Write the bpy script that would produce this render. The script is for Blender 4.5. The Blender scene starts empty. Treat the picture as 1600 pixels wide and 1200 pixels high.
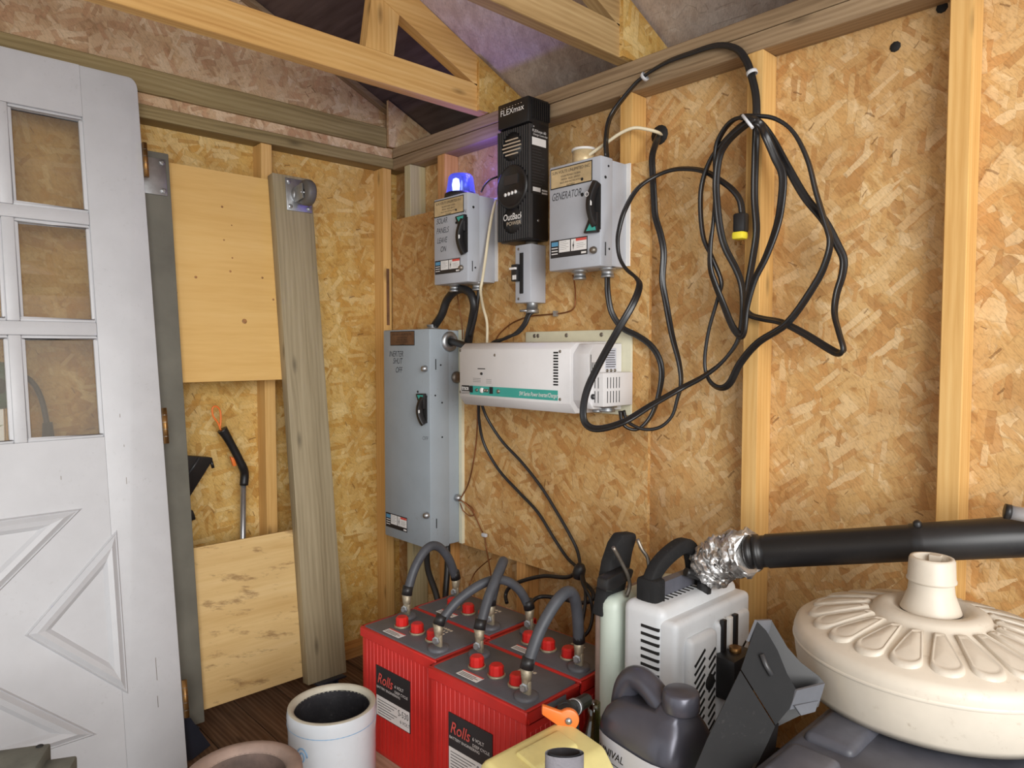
import bpy, bmesh, math, random
from mathutils import Vector, Matrix, noise
random.seed(7)
PI = math.pi
scene = bpy.context.scene
C = scene.collection

# ------------------------------------------------------------------ camera
FPX, YAW, PITCH = 1109.0, math.radians(43.2), math.radians(2.75)
CAM = Vector((2.416, -1.6, 1.15))
FH = Vector((-math.cos(YAW), math.sin(YAW), 0)); RT = Vector((math.sin(YAW), math.cos(YAW), 0))
FW = FH * math.cos(PITCH) + Vector((0, 0, -math.sin(PITCH)))
UP = FH * math.sin(PITCH) + Vector((0, 0, math.cos(PITCH)))
cd = bpy.data.cameras.new('camera'); cd.sensor_width = 36; cd.lens = 36 * FPX / 1600; cd.clip_start = .02
cam = bpy.data.objects.new('camera', cd); C.objects.link(cam)
cam.matrix_world = Matrix((RT, UP, -FW)).transposed().to_4x4(); cam.location = CAM
scene.camera = cam

# ------------------------------------------------------------------ daylight and exposure
w = bpy.data.worlds.new('world'); scene.world = w; w.use_nodes = True
w.node_tree.nodes['Background'].inputs[0].default_value = (.93, .97, 1, 1)
w.node_tree.nodes['Background'].inputs[1].default_value = 1.25
def area(name, loc, target, sx, sy, power, col):
    d = bpy.data.lights.new(name, 'AREA'); d.shape = 'RECTANGLE'; d.size = sx; d.size_y = sy; d.energy = power; d.color = col
    o = bpy.data.objects.new(name, d); C.objects.link(o); o.location = loc
    o.rotation_euler = (Vector(target) - Vector(loc)).to_track_quat('-Z', 'Y').to_euler(); return o
area('doorway_daylight', (4.6, -2.35, 1.7), (.4, -.3, 1.0), 2.2, 2.0, 165, (1, .985, .96))
try:
    scene.cycles.diffuse_bounces = 4; scene.cycles.glossy_bounces = 3; scene.cycles.transmission_bounces = 6
except Exception: pass
vs = scene.view_settings
vs.view_transform = 'Standard'; vs.look = 'None'; vs.gamma = 1; vs.exposure = -0.28; vs.use_curve_mapping = False

# ------------------------------------------------------------------ pixel -> point on a real plane of the place
def ray(x, y): return FW + RT * ((x - 800) / FPX) + UP * ((600 - y) / FPX)
def onR(x, y, d=0.0): r = ray(x, y); return CAM + r * ((-d - CAM.y) / r.y)       # plane parallel to right wall, d in front of it
def onL(x, y, c): r = ray(x, y); return CAM + r * ((c - CAM.x) / r.x)           # plane parallel to left wall
def onZ(x, y, z): r = ray(x, y); return CAM + r * ((z - CAM.z) / r.z)           # horizontal plane
def at(x, y, t): return CAM + ray(x, y) * t

# ------------------------------------------------------------------ materials
def newmat(name):
    m = bpy.data.materials.new(name); m.use_nodes = True; nt = m.node_tree
    return m, nt, nt.nodes['Principled BSDF']
def N(nt, t, **kw):
    n = nt.nodes.new(t)
    for k, v in kw.items(): setattr(n, k, v)
    return n
def lin(c):
    return tuple(((v / 255) / 12.92 if v / 255 <= .04045 else ((v / 255 + .055) / 1.055) ** 2.4) for v in c) + (1,)
def math_n(nt, op, a, b=None, clamp=False):
    n = N(nt, 'ShaderNodeMath', operation=op, use_clamp=clamp)
    for i, v in enumerate((a, b)):
        if v is None: continue
        if isinstance(v, (int, float)): n.inputs[i].default_value = v
        else: nt.links.new(v, n.inputs[i])
    return n.outputs[0]
def mix(nt, fac, a, b, mode='MIX'):
    n = N(nt, 'ShaderNodeMix', data_type='RGBA', blend_type=mode)
    for sock, v in ((n.inputs[0], fac), (n.inputs[6], a), (n.inputs[7], b)):
        if isinstance(v, (int, float)): sock.default_value = v
        elif isinstance(v, tuple): sock.default_value = v
        else: nt.links.new(v, sock)
    return n.outputs[2]
def ramp(nt, fac, stops):
    n = N(nt, 'ShaderNodeValToRGB'); e = n.color_ramp.elements
    while len(e) < len(stops): e.new(.5)
    for el, (p, c) in zip(e, stops): el.position = p; el.color = c
    nt.links.new(fac, n.inputs[0]); return n.outputs[0]
def mapping(nt, vec, rot=0, scale=(1, 1, 1), loc=(0, 0, 0)):
    n = N(nt, 'ShaderNodeMapping'); n.inputs['Rotation'].default_value = (0, 0, rot); n.inputs['Scale'].default_value = scale; n.inputs['Location'].default_value = loc
    if rot:
        r = N(nt, 'ShaderNodeMapping'); r.inputs['Rotation'].default_value = (0, 0, rot); nt.links.new(vec, r.inputs[0]); vec = r.outputs[0]
        n.inputs['Rotation'].default_value = (0, 0, 0)
    nt.links.new(vec, n.inputs[0]); return n.outputs[0]
def noise_n(nt, vec, scale, detail=3, rough=.55, dim='2D'):
    n = N(nt, 'ShaderNodeTexNoise', noise_dimensions=dim); n.inputs['Scale'].default_value = scale; n.inputs['Detail'].default_value = detail; n.inputs['Roughness'].default_value = rough
    nt.links.new(vec, n.inputs['Vector']); return n
def osb(name, base, light, dark, tint, strength=.75, seed=0.0):
    """strand board: layers of rectangular flakes lying at many angles"""
    m, nt, b = newmat(name)
    uv = N(nt, 'ShaderNodeUVMap').outputs[0]
    wn = noise_n(nt, uv, 60, 3)
    off = N(nt, 'ShaderNodeVectorMath', operation='MULTIPLY_ADD'); nt.links.new(wn.outputs[1], off.inputs[0]); off.inputs[1].default_value = (.0055, .0055, 0); nt.links.new(uv, off.inputs[2])
    v = off.outputs[0]
    fine = noise_n(nt, mapping(nt, uv, .9, (70, 300, 1)), 1, 4, .7)
    big = noise_n(nt, uv, 5.5, 2)
    col = ramp(nt, noise_n(nt, mapping(nt, v, .9, (12, 34, 1)), 1, 4, .65).outputs[0], [(.3, lin(dark)), (.5, lin(base)), (.68, lin(light))])
    h = None
    rnd = random.Random(name)
    layers = [(.25, 8, 19, .80), (1.35, 10, 27, .75), (2.2, 7, 20, .7), (2.75, 9, 34, .62), (.8, 8, 40, .5), (1.65, 13, 50, .45), (2.45, 9, 46, .42)]
    if strength < .5: layers = layers[:4]
    for i, (ang, sx, sy, pr) in enumerate(layers):
        mp = mapping(nt, v, ang + seed, (sx, sy, 1), (rnd.uniform(0, 50), rnd.uniform(0, 50), 0))
        vo = N(nt, 'ShaderNodeTexVoronoi', voronoi_dimensions='2D', feature='F1', distance='CHEBYCHEV'); vo.inputs['Scale'].default_value = 1; vo.inputs['Randomness'].default_value = .9
        nt.links.new(mp, vo.inputs['Vector'])
        sep = N(nt, 'ShaderNodeSeparateColor'); nt.links.new(vo.outputs['Color'], sep.inputs[0])
        lim = math_n(nt, 'MULTIPLY_ADD', sep.outputs[2], .22); nt.nodes[-1].inputs[2].default_value = .22
        inside = math_n(nt, 'LESS_THAN', vo.outputs['Distance'], lim)
        keep = math_n(nt, 'LESS_THAN', sep.outputs[0], pr)
        msk = math_n(nt, 'MULTIPLY', inside, keep)
        fc = ramp(nt, sep.outputs[1], [(0, lin(dark)), (.16, lin(tint)), (.42, lin(base)), (.72, lin(tuple((a * 2 + b2) / 3 for a, b2 in zip(base, light)))), (1, lin(light))])
        edge = math_n(nt, 'SUBTRACT', lim, vo.outputs['Distance'])
        edge = math_n(nt, 'DIVIDE', edge, .05, True)
        fc = mix(nt, math_n(nt, 'MULTIPLY', math_n(nt, 'SUBTRACT', 1, edge), .28), fc, lin(tuple(c * .45 for c in dark)))  # flake rims darkened: shadow lines between flakes put into the colour
        col = mix(nt, math_n(nt, 'MULTIPLY', msk, strength), col, fc)
        hh = math_n(nt, 'MULTIPLY', msk, math_n(nt, 'MULTIPLY', sep.outputs[1], edge))
        h = hh if h is None else math_n(nt, 'MAXIMUM', h, hh)
    for sa, sp_ in ((.5, .022), (2.3, .016)):                   # few dark bark slivers
        vo = N(nt, 'ShaderNodeTexVoronoi', voronoi_dimensions='2D', feature='F1', distance='CHEBYCHEV'); vo.inputs['Scale'].default_value = 1
        nt.links.new(mapping(nt, v, sa + seed, (22, 120, 1)), vo.inputs['Vector'])
        sep = N(nt, 'ShaderNodeSeparateColor'); nt.links.new(vo.outputs['Color'], sep.inputs[0])
        sl = math_n(nt, 'MULTIPLY', math_n(nt, 'LESS_THAN', vo.outputs['Distance'], math_n(nt, 'MULTIPLY', sep.outputs[1], .28)), math_n(nt, 'LESS_THAN', sep.outputs[0], sp_))
        col = mix(nt, math_n(nt, 'MULTIPLY', sl, .6 * min(1, strength * 1.3)), col, lin((104, 66, 32)))
    col = mix(nt, math_n(nt, 'MULTIPLY', math_n(nt, 'SUBTRACT', fine.outputs[0], .46, True), 1.3, True), col, lin(tuple(c * .6 for c in dark)))
    col = mix(nt, .35, col, ramp(nt, big.outputs[0], [(.3, (.62, .5, .42, 1)), (.55, (1, 1, 1, 1)), (.75, (1, .93, .78, 1))]), 'MULTIPLY')
    nt.links.new(col, b.inputs['Base Color']); b.inputs['Roughness'].default_value = .62; b.inputs['Specular IOR Level'].default_value = .3
    hsum = math_n(nt, 'ADD', h, math_n(nt, 'MULTIPLY', fine.outputs[0], .35))
    bp = N(nt, 'ShaderNodeBump'); bp.inputs['Strength'].default_value = .35; bp.inputs['Distance'].default_value = .002
    nt.links.new(hsum, bp.inputs['Height']); nt.links.new(bp.outputs[0], b.inputs['Normal'])
    return m
def wood(name, light, mid, dark, knots=True, rough=.6, contrast=1.0, grain=1.0, grime=0.0):
    """sawn timber, grain along u"""
    m, nt, b = newmat(name)
    uv = N(nt, 'ShaderNodeUVMap').outputs[0]
    n1 = noise_n(nt, mapping(nt, uv, 0, (1.4, 26 * grain, 1)), 1, 4, .6)
    n2 = noise_n(nt, mapping(nt, uv, 0, (9, 230 * grain, 1)), 1, 2, .6)
    wv = N(nt, 'ShaderNodeTexWave', wave_type='BANDS', bands_direction='Y'); wv.inputs['Scale'].default_value = 22 * grain; wv.inputs['Distortion'].default_value = 7; wv.inputs['Detail'].default_value = 2; wv.inputs['Detail Scale'].default_value = .9
    nt.links.new(mapping(nt, uv, 0, (.13, 1, 1)), wv.inputs['Vector'])
    f = math_n(nt, 'ADD', math_n(nt, 'MULTIPLY', n1.outputs[0], .62), math_n(nt, 'MULTIPLY', wv.outputs[1], .13 * contrast))
    f = math_n(nt, 'ADD', f, math_n(nt, 'MULTIPLY', n2.outputs[0], .2))
    col = ramp(nt, f, [(.22, lin(dark)), (.48, lin(mid)), (.74, lin(light))])
    if knots:
        vo = N(nt, 'ShaderNodeTexVoronoi', voronoi_dimensions='2D'); vo.inputs['Scale'].default_value = 1
        nt.links.new(mapping(nt, uv, 0, (2.1, 6.5, 1)), vo.inputs['Vector'])
        k = ramp(nt, vo.outputs['Distance'], [(.012, (1, 1, 1, 1)), (.075, (0, 0, 0, 1))])
        col = mix(nt, math_n(nt, 'MULTIPLY', k, .6), col, lin(tuple(c * .6 for c in dark)))
    if grime > 0:
        g = noise_n(nt, mapping(nt, uv, .2, (6, 22, 1)), 1, 5, .7)
        gm = ramp(nt, g.outputs[0], [(.56, (0, 0, 0, 1)), (.68, (1, 1, 1, 1))])
        col = mix(nt, math_n(nt, 'MULTIPLY', gm, grime), col, lin((120, 84, 52)))
    nt.links.new(col, b.inputs['Base Color']); b.inputs['Roughness'].default_value = rough; b.inputs['Specular IOR Level'].default_value = .3
    bp = N(nt, 'ShaderNodeBump'); bp.inputs['Strength'].default_value = .25; bp.inputs['Distance'].default_value = .001
    nt.links.new(f, bp.inputs['Height']); nt.links.new(bp.outputs[0], b.inputs['Normal'])
    return m
def paint(name, col, rough=.45, metal=0, var=.08, dirt=0.0, dirtcol=(90, 75, 55), scale=9, spec=.5, bump=0.0, coat=0):
    m, nt, b = newmat(name)
    tc = N(nt, 'ShaderNodeTexCoord').outputs['Object']
    n = noise_n(nt, tc, scale, 4, .6, '3D')
    c = ramp(nt, n.outputs[0], [(.3, lin(tuple(max(0, v * (1 - var)) for v in col))), (.7, lin(tuple(min(255, v * (1 + var * .6)) for v in col)))])
    if dirt > 0:
        n2 = noise_n(nt, tc, scale * 9, 5, .7, '3D')
        n3 = noise_n(nt, tc, scale * .6, 2, .5, '3D')
        g = math_n(nt, 'MULTIPLY', ramp(nt, n2.outputs[0], [(.58, (0, 0, 0, 1)), (.72, (1, 1, 1, 1))]), ramp(nt, n3.outputs[0], [(.4, (0, 0, 0, 1)), (.65, (1, 1, 1, 1))]))
        c = mix(nt, math_n(nt, 'MULTIPLY', g, dirt), c, lin(dirtcol))
    nt.links.new(c, b.inputs['Base Color']); b.inputs['Roughness'].default_value = rough; b.inputs['Metallic'].default_value = metal; b.inputs['Specular IOR Level'].default_value = spec
    if coat: b.inputs['Coat Weight'].default_value = coat; b.inputs['Coat Roughness'].default_value = .25
    if bump:
        nb = noise_n(nt, tc, scale * 14, 3, .6, '3D'); bp = N(nt, 'ShaderNodeBump'); bp.inputs['Strength'].default_value = bump; bp.inputs['Distance'].default_value = .002
        nt.links.new(nb.outputs[0], bp.inputs['Height']); nt.links.new(bp.outputs[0], b.inputs['Normal'])
    return m
def emit(name, col, s):
    m, nt, b = newmat(name); b.inputs['Base Color'].default_value = lin(col); b.inputs['Emission Color'].default_value = lin(col); b.inputs['Emission Strength'].default_value = s; return m
def thin_glass(name, tint, gloss=.08, rough=0.0, dust=0.0):
    m = bpy.data.materials.new(name); m.use_nodes = True; nt = m.node_tree; nt.nodes.remove(nt.nodes['Principled BSDF'])
    t = N(nt, 'ShaderNodeBsdfTransparent'); t.inputs[0].default_value = lin(tint); g = N(nt, 'ShaderNodeBsdfGlossy'); g.inputs['Roughness'].default_value = rough
    if dust:
        df = N(nt, 'ShaderNodeBsdfDiffuse'); df.inputs[0].default_value = lin((222, 212, 196)); m2 = N(nt, 'ShaderNodeMixShader'); m2.inputs[0].default_value = dust
        nt.links.new(t.outputs[0], m2.inputs[1]); nt.links.new(df.outputs[0], m2.inputs[2]); t = m2
    mx = N(nt, 'ShaderNodeMixShader'); mx.inputs[0].default_value = gloss
    nt.links.new(t.outputs[0], mx.inputs[1]); nt.links.new(g.outputs[0], mx.inputs[2]); nt.links.new(mx.outputs[0], nt.nodes['Material Output'].inputs[0]); return m

MT = {}
MT['osb_right'] = osb('osb_right', (207, 167, 109), (229, 200, 154), (178, 131, 78), (200, 149, 90))
MT['osb_left'] = osb('osb_left', (211, 172, 98), (231, 203, 142), (184, 138, 68), (205, 156, 76), seed=.6)
MT['osb_board'] = osb('osb_board', (201, 158, 98), (221, 188, 136), (172, 122, 68), (192, 138, 78), seed=1.2)
MT['osb_gable'] = osb('osb_gable', (206, 174, 136), (226, 202, 170), (172, 136, 100), (196, 154, 118), seed=.3)
MT['osb_roof'] = osb('osb_roof', (212, 196, 184), (226, 214, 204), (192, 174, 162), (204, 186, 174), .35, seed=.9)
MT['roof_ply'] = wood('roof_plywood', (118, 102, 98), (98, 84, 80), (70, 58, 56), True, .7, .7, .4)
MT['stud'] = wood('stud_pine', (228, 190, 126), (216, 172, 106), (198, 150, 84))
MT['stud2'] = wood('stud_orange_pine', (216, 168, 108), (200, 148, 88), (174, 120, 66))
MT['chord'] = wood('truss_pine', (230, 194, 134), (218, 174, 108), (196, 148, 84))
MT['chord_dull'] = wood('truss_dull_pine', (200, 172, 126), (178, 148, 102), (148, 118, 78))
MT['plate'] = wood('treated_plate', (174, 152, 122), (154, 131, 102), (118, 96, 72))
MT['plate_green'] = wood('treated_plate_green', (166, 150, 110), (146, 128, 88), (112, 96, 62))
MT['green_stud'] = wood('grey_green_stud', (200, 190, 152), (186, 174, 136), (164, 152, 116))
MT['floor'] = wood('floor_plank', (146, 116, 92), (112, 86, 66), (70, 52, 40), True, .75, 1.2, 1, .3)
MT['deck'] = wood('deck_plank', (196, 164, 142), (170, 138, 116), (132, 102, 84), True, .75, 1.0, 1, .25)
MT['plywood'] = wood('plywood_clean', (228, 192, 128), (221, 181, 113), (210, 166, 96), False, .55, .35, .5)
MT['plywood_dirty'] = wood('plywood_dirty', (226, 198, 148), (216, 184, 128), (200, 164, 106), False, .6, .3, .6, .6)
MT['plank_grey'] = wood('weathered_plank', (172, 158, 130), (156, 142, 114), (130, 116, 90))
MT['plank_side'] = paint('grey_stained_plank', (110, 108, 98), .65, 0, .12, .2, scale=6)
MT['grey_wood'] = paint('old_grey_paint', (112, 114, 105), .7, 0, .15, .6, (70, 60, 48), 14)
MT['door'] = paint('white_door_paint', (197, 198, 201), .42, 0, .02, .35, (150, 148, 146), 12)
MT['glass'] = thin_glass('window_glass', (244, 241, 236), .04, 0.0, .09)  # dust film; its pale haze is also put in to lighten the panes
MT['brass'] = paint('tarnished_brass', (150, 112, 66), .4, .8, .2, .4, (80, 56, 34), 30)
MT['steel'] = paint('zinc_steel', (180, 182, 184), .42, .9, .1, 0, scale=30)
MT['steel_rust'] = paint('dull_steel', (140, 132, 122), .45, .8, .2, .6, (96, 72, 48), 30)
MT['lead'] = paint('lead_lug', (172, 160, 138), .5, .6, .25, .5, (92, 84, 60), 60)
MT['rubber'] = paint('black_rubber', (34, 33, 34), .42, 0, .15, 0, scale=20)
MT['cord'] = paint('black_cord_jacket', (30, 29, 30), .33, 0, .15, .25, (110, 100, 90), 25)
MT['cable'] = paint('grey_black_battery_cable', (74, 76, 82), .5, 0, .12, .2, (120, 112, 100), 25)
MT['white_cable'] = paint('cream_cable', (222, 210, 180), .5, 0, .06, 0)
MT['copper'] = paint('copper_wire', (142, 92, 56), .4, .7, .2, 0)
MT['box'] = paint('grey_enamel', (178, 182, 190), .38, 0, .03, .12, (120, 108, 92), 8)
MT['box_tall'] = paint('blue_grey_enamel', (156, 166, 174), .4, 0, .03, .3, (110, 92, 70), 8)
MT['flange'] = paint('white_backplate', (226, 224, 220), .45, 0, .03, 0)
MT['plate_gold'] = paint('gold_nameplate', (206, 182, 140), .35, .15, .12, 0, scale=20)
MT['plate_bronze'] = paint('bronze_nameplate', (130, 98, 74), .4, .4, .15, .3, (70, 50, 40), 20)
MT['ink'] = paint('black_ink', (32, 30, 30), .6, 0, .05, 0)
MT['pencil'] = paint('grey_marker', (58, 60, 64), .6, 0, .05, 0)
MT['white'] = paint('white_print', (232, 230, 228), .5, 0, .02, 0)
MT['red_print'] = paint('red_print', (214, 84, 76), .5, 0, .05, 0)
MT['blue_print'] = paint('blue_print', (88, 148, 184), .5, 0, .05, 0)
MT['teal'] = paint('teal_paint', (62, 164, 152), .45, 0, .04, 0)
MT['black_plastic'] = paint('black_plastic', (32, 31, 32), .4, 0, .12, .15, (110, 104, 98), 18)
MT['black_alu'] = paint('black_anodised', (28, 27, 28), .42, .1, .1, 0)
MT['fin_edge'] = paint('worn_fin', (72, 72, 74), .4, .3, .1, 0)
MT['lcd'] = paint('dark_display', (58, 54, 54), .18, 0, .05, 0)
MT['bone'] = paint('bone_slot', (206, 190, 168), .5, 0, .05, 0)
MT['inv'] = paint('inverter_white', (220, 218, 218), .4, 0, .02, .08, (150, 140, 120), 8)
MT['inv_cream'] = paint('inverter_cream', (216, 212, 186), .5, 0, .05, .25, (140, 120, 80), 10)
MT['beacon'] = None
MT['red_case'] = paint('red_battery_case', (202, 44, 38), .42, 0, .08, .2, (120, 60, 46), 9)
MT['red_cap'] = paint('red_cap', (206, 36, 32), .38, 0, .06, 0)
MT['lid'] = paint('dark_grey_lid', (94, 94, 100), .48, 0, .1, .35, (112, 104, 92), 10)
MT['label_dark'] = paint('black_label', (40, 38, 40), .4, 0, .05, 0)
MT['orange'] = paint('orange_plastic', (236, 122, 52), .4, 0, .05, .1)
MT['alu'] = paint('aluminium_tube', (176, 178, 182), .3, .8, .06, 0)
MT['yellow'] = paint('faded_yellow_plastic', (224, 210, 142), .45, 0, .08, .4, (130, 110, 60), 9)
MT['plug_yellow'] = paint('yellow_plug_face', (232, 214, 60), .45, 0, .05, 0)
MT['jug'] = paint('charcoal_jug_plastic', (84, 84, 94), .3, .35, .08, .2, (120, 116, 116), 12)
MT['paper'] = paint('paper_label', (196, 198, 208), .55, 0, .03, .1)
MT['bottle'] = thin_glass('green_bottle_glass', (216, 226, 196), .12, .05)
MT['blower'] = paint('blower_white', (220, 223, 226), .42, 0, .03, .3, (140, 128, 108), 9)
MT['blower_plate'] = paint('blower_backplate', (206, 218, 206), .45, 0, .04, .2, (150, 140, 120), 6)
MT['slot'] = paint('dark_slot', (26, 25, 25), .8, 0, .05, 0)
MT['foil'] = paint('crumpled_foil', (226, 224, 222), .3, .85, .05, 0, bump=1.0, scale=6)
MT['cream'] = paint('cream_plastic', (216, 206, 190), .45, 0, .06, .45, (158, 138, 114), 7)
MT['dusty'] = paint('dusty_black_plastic', (92, 93, 102), .42, 0, .18, .35, (150, 148, 152), 10)
MT['chute'] = paint('charcoal_plastic', (36, 36, 37), .75, 0, .1, .3, (112, 108, 104), 14, spec=.25)
MT['chute_edge'] = paint('light_grey_plastic', (104, 106, 112), .5, 0, .1, .3, (80, 78, 78), 14)  # lighter grey than the chute, for its end panels and tip
MT['crock'] = paint('glazed_stoneware', (200, 206, 212), .22, 0, .04, .2, (160, 150, 130), 6, coat=.4)
MT['crock_rim'] = paint('unglazed_rim', (182, 176, 160), .5, 0, .06, .3, (130, 120, 100), 14)
MT['soot'] = paint('black_residue', (48, 47, 50), .35, 0, .3, .5, (110, 108, 106), 7, bump=.5)
MT['cobalt'] = paint('cobalt_print', (120, 160, 196), .4, 0, .05, 0)
MT['stone'] = paint('brown_stone', (150, 128, 116), .7, 0, .14, .35, (96, 76, 66), 9, bump=.35)
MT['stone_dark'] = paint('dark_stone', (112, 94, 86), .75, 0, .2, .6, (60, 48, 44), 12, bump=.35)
MT['blue_steel'] = paint('blue_black_steel', (70, 76, 92), .28, .7, .1, .1)
MT['caster'] = paint('caster_wheel', (96, 92, 88), .5, 0, .1, .2)
MT['green'] = paint('dark_green_plastic', (34, 84, 60), .4, 0, .08, 0)
MT['cloth'] = paint('grey_felt', (128, 126, 132), .85, 0, .12, .3, (80, 78, 80), 16, bump=.6)
MT['bright_metal'] = paint('bright_metal', (206, 206, 210), .3, .35, .04, 0)
MT['knot'] = paint('wood_knot', (168, 120, 72), .6, 0, .25, 0, scale=90)
MT['leaf'] = paint('leaf_green', (112, 150, 72), .5, 0, .3, 0, scale=3)
MT['tie'] = paint('white_tie', (206, 208, 212), .5, 0, .03, 0)
m, nt, b = newmat('blue_beacon_lens'); b.inputs['Base Color'].default_value = (.2, .26, .95, 1); b.inputs['Roughness'].default_value = .12; b.inputs['Transmission Weight'].default_value = .85; b.inputs['IOR'].default_value = 1.2
b.inputs['Emission Color'].default_value = (.12, .16, 1, 1); b.inputs['Emission Strength'].default_value = .3; MT['beacon'] = m
MT['lamp'] = emit('lamp_core', (190, 205, 255), 6)

# ------------------------------------------------------------------ mesh helpers
MW = {}
class MB:
    def __init__(s): s.v = []; s.f = []; s.sm = []
    def add(s, vs_, fs, smooth=False):
        o = len(s.v); s.v += [Vector(p) for p in vs_]; s.f += [tuple(i + o for i in f) for f in fs]; s.sm += [smooth] * len(fs); return s
    def box(s, x0, y0, z0, x1, y1, z1):
        x0, x1 = sorted((x0, x1)); y0, y1 = sorted((y0, y1)); z0, z1 = sorted((z0, z1))
        return s.add([(x0, y0, z0), (x1, y0, z0), (x1, y1, z0), (x0, y1, z0), (x0, y0, z1), (x1, y0, z1), (x1, y1, z1), (x0, y1, z1)],
                     [(0, 3, 2, 1), (4, 5, 6, 7), (0, 1, 5, 4), (1, 2, 6, 5), (2, 3, 7, 6), (3, 0, 4, 7)])
    def frame_box(s, o, a, b_, c, da, db, dc):
        """box with corner o spanned by unit axes a,b,c"""
        o = Vector(o); a = Vector(a) * da; b_ = Vector(b_) * db; c = Vector(c) * dc
        pts = [o, o + a, o + a + b_, o + b_, o + c, o + a + c, o + a + b_ + c, o + b_ + c]
        fs = [(0, 3, 2, 1), (4, 5, 6, 7), (0, 1, 5, 4), (1, 2, 6, 5), (2, 3, 7, 6), (3, 0, 4, 7)]
        if a.cross(b_).dot(c) < 0: fs = [tuple(reversed(f)) for f in fs]
        return s.add(pts, fs)
    def prism(s, poly, d):
        """polygon (world points) pushed along vector d"""
        n = len(poly); P = [Vector(p) for p in poly]; d = Vector(d); Q = [p + d for p in P]
        nn = Vector((0, 0, 0))
        for i in range(n): nn += P[i].cross(P[(i + 1) % n])
        fs = [tuple(range(n)), tuple(range(2 * n - 1, n - 1, -1))] + [(i, i + n, (i + 1) % n + n, (i + 1) % n) for i in range(n)]
        if nn.dot(d) > 0: fs = [tuple(reversed(f)) for f in fs]
        return s.add(P + Q, fs)
    def tube(s, pts, r, n=10, caps=True, prof=None, twist=0.0, smooth=True, up=None):
        P = [Vector(p) for p in pts]; k = len(P)
        if prof is None: prof = [(math.cos(2 * PI * i / n), math.sin(2 * PI * i / n)) for i in range(n)]
        n = len(prof)
        T = [(P[min(i + 1, k - 1)] - P[max(i - 1, 0)]).normalized() for i in range(k)]
        ref = Vector(up) if up else (Vector((0, 0, 1)) if abs(T[0].z) < .9 else Vector((1, 0, 0)))
        a = (ref - T[0] * ref.dot(T[0])).normalized(); vs_ = []
        for i in range(k):
            if i:
                a = a - T[i] * a.dot(T[i])
                a = a.normalized() if a.length > 1e-6 else T[i].orthogonal().normalized()
            bb = T[i].cross(a); rr = r[i] if isinstance(r, (list, tuple)) else r
            th = (twist[i] if isinstance(twist, (list, tuple)) else twist * i / max(1, k - 1))
            ca, sa = math.cos(th), math.sin(th); A = a * ca + bb * sa; B = bb * ca - a * sa
            for (px_, py_) in prof: vs_.append(P[i] + A * (px_ * rr) + B * (py_ * rr))
        fs = [(i * n + j, i * n + (j + 1) % n, (i + 1) * n + (j + 1) % n, (i + 1) * n + j) for i in range(k - 1) for j in range(n)]
        s.add(vs_, fs, smooth)
        if caps: o = len(s.v) - len(vs_); s.f += [tuple(o + j for j in range(n - 1, -1, -1)), tuple(o + (k - 1) * n + j for j in range(n))]; s.sm += [False, False]
        return s
    def cyl(s, p, q, r, n=16, smooth=True): return s.tube([p, q], r, n, True, smooth=smooth)
    def lathe(s, prof, o=(0, 0, 0), ax=(0, 0, 1), n=32, smooth=True):
        """prof = [(radius, height)], closed at r=0"""
        ax = Vector(ax).normalized(); u = ax.orthogonal().normalized(); w_ = ax.cross(u); o = Vector(o); vs_ = []; fs = []
        for (r, h) in prof:
            for j in range(n):
                t = 2 * PI * j / n; vs_.append(o + ax * h + (u * math.cos(t) + w_ * math.sin(t)) * max(r, 1e-5))
        for i in range(len(prof) - 1):
            for j in range(n): fs.append((i * n + j, i * n + (j + 1) % n, (i + 1) * n + (j + 1) % n, (i + 1) * n + j))
        return s.add(vs_, fs, smooth)
    def build(s, name, mat, parent=None, world=True, bevel=0, seg=2, uvax=None, weld=False, ang=35):
        me = bpy.data.meshes.new(name)
        V = s.v
        if world and parent is not None:
            inv = MW[parent].inverted(); V = [inv @ p for p in V]
        me.from_pydata([tuple(p) for p in V], [], s.f)
        me.polygons.foreach_set('use_smooth', s.sm)
        if bevel or weld:
            bm = bmesh.new(); bm.from_mesh(me)
            bmesh.ops.remove_doubles(bm, verts=bm.verts, dist=1e-5)
            bmesh.ops.recalc_face_normals(bm, faces=bm.faces)
            if bevel:
                es = [e for e in bm.edges if len(e.link_faces) == 2 and e.calc_face_angle(0) > math.radians(ang)]
                bmesh.ops.bevel(bm, geom=es, offset=bevel, segments=seg, profile=.5, affect='EDGES', clamp_overlap=True)
                for f in bm.faces: f.smooth = True
            bm.to_mesh(me); bm.free()
            if bevel:
                try: me.set_sharp_from_angle(angle=math.radians(40))
                except Exception: pass
        # uv in metres, grain (u) along uvax / longest side
        uvl = me.uv_layers.new(name='UVMap'); co = [v.co for v in me.vertices]
        lo = [min(c[i] for c in co) for i in range(3)]; hi = [max(c[i] for c in co) for i in range(3)]
        if uvax is None: uvax = max(range(3), key=lambda i: hi[i] - lo[i])
        ro = (random.uniform(0, 20), random.uniform(0, 20))
        for p in me.polygons:
            nrm = p.normal; ax = max(range(3), key=lambda i: abs(nrm[i])); rest = [i for i in range(3) if i != ax]
            ua = uvax if uvax in rest else rest[0]; va = [i for i in rest if i != ua][0]
            for li in p.loop_indices:
                c = co[me.loops[li].vertex_index]; uvl.data[li].uv = (c[ua] + ro[0] + .31 * ax, c[va] + ro[1])
        me.materials.append(MT[mat] if isinstance(mat, str) else mat)
        o = bpy.data.objects.new(name, me); C.objects.link(o)
        if parent is not None: o.parent = parent
        MW[o] = MW[parent].copy() if parent is not None else Matrix()
        return o
def tag(o, label, cat, group=None):
    o['label'] = label; o['category'] = cat
    if group: o['group'] = group
    return o
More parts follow.
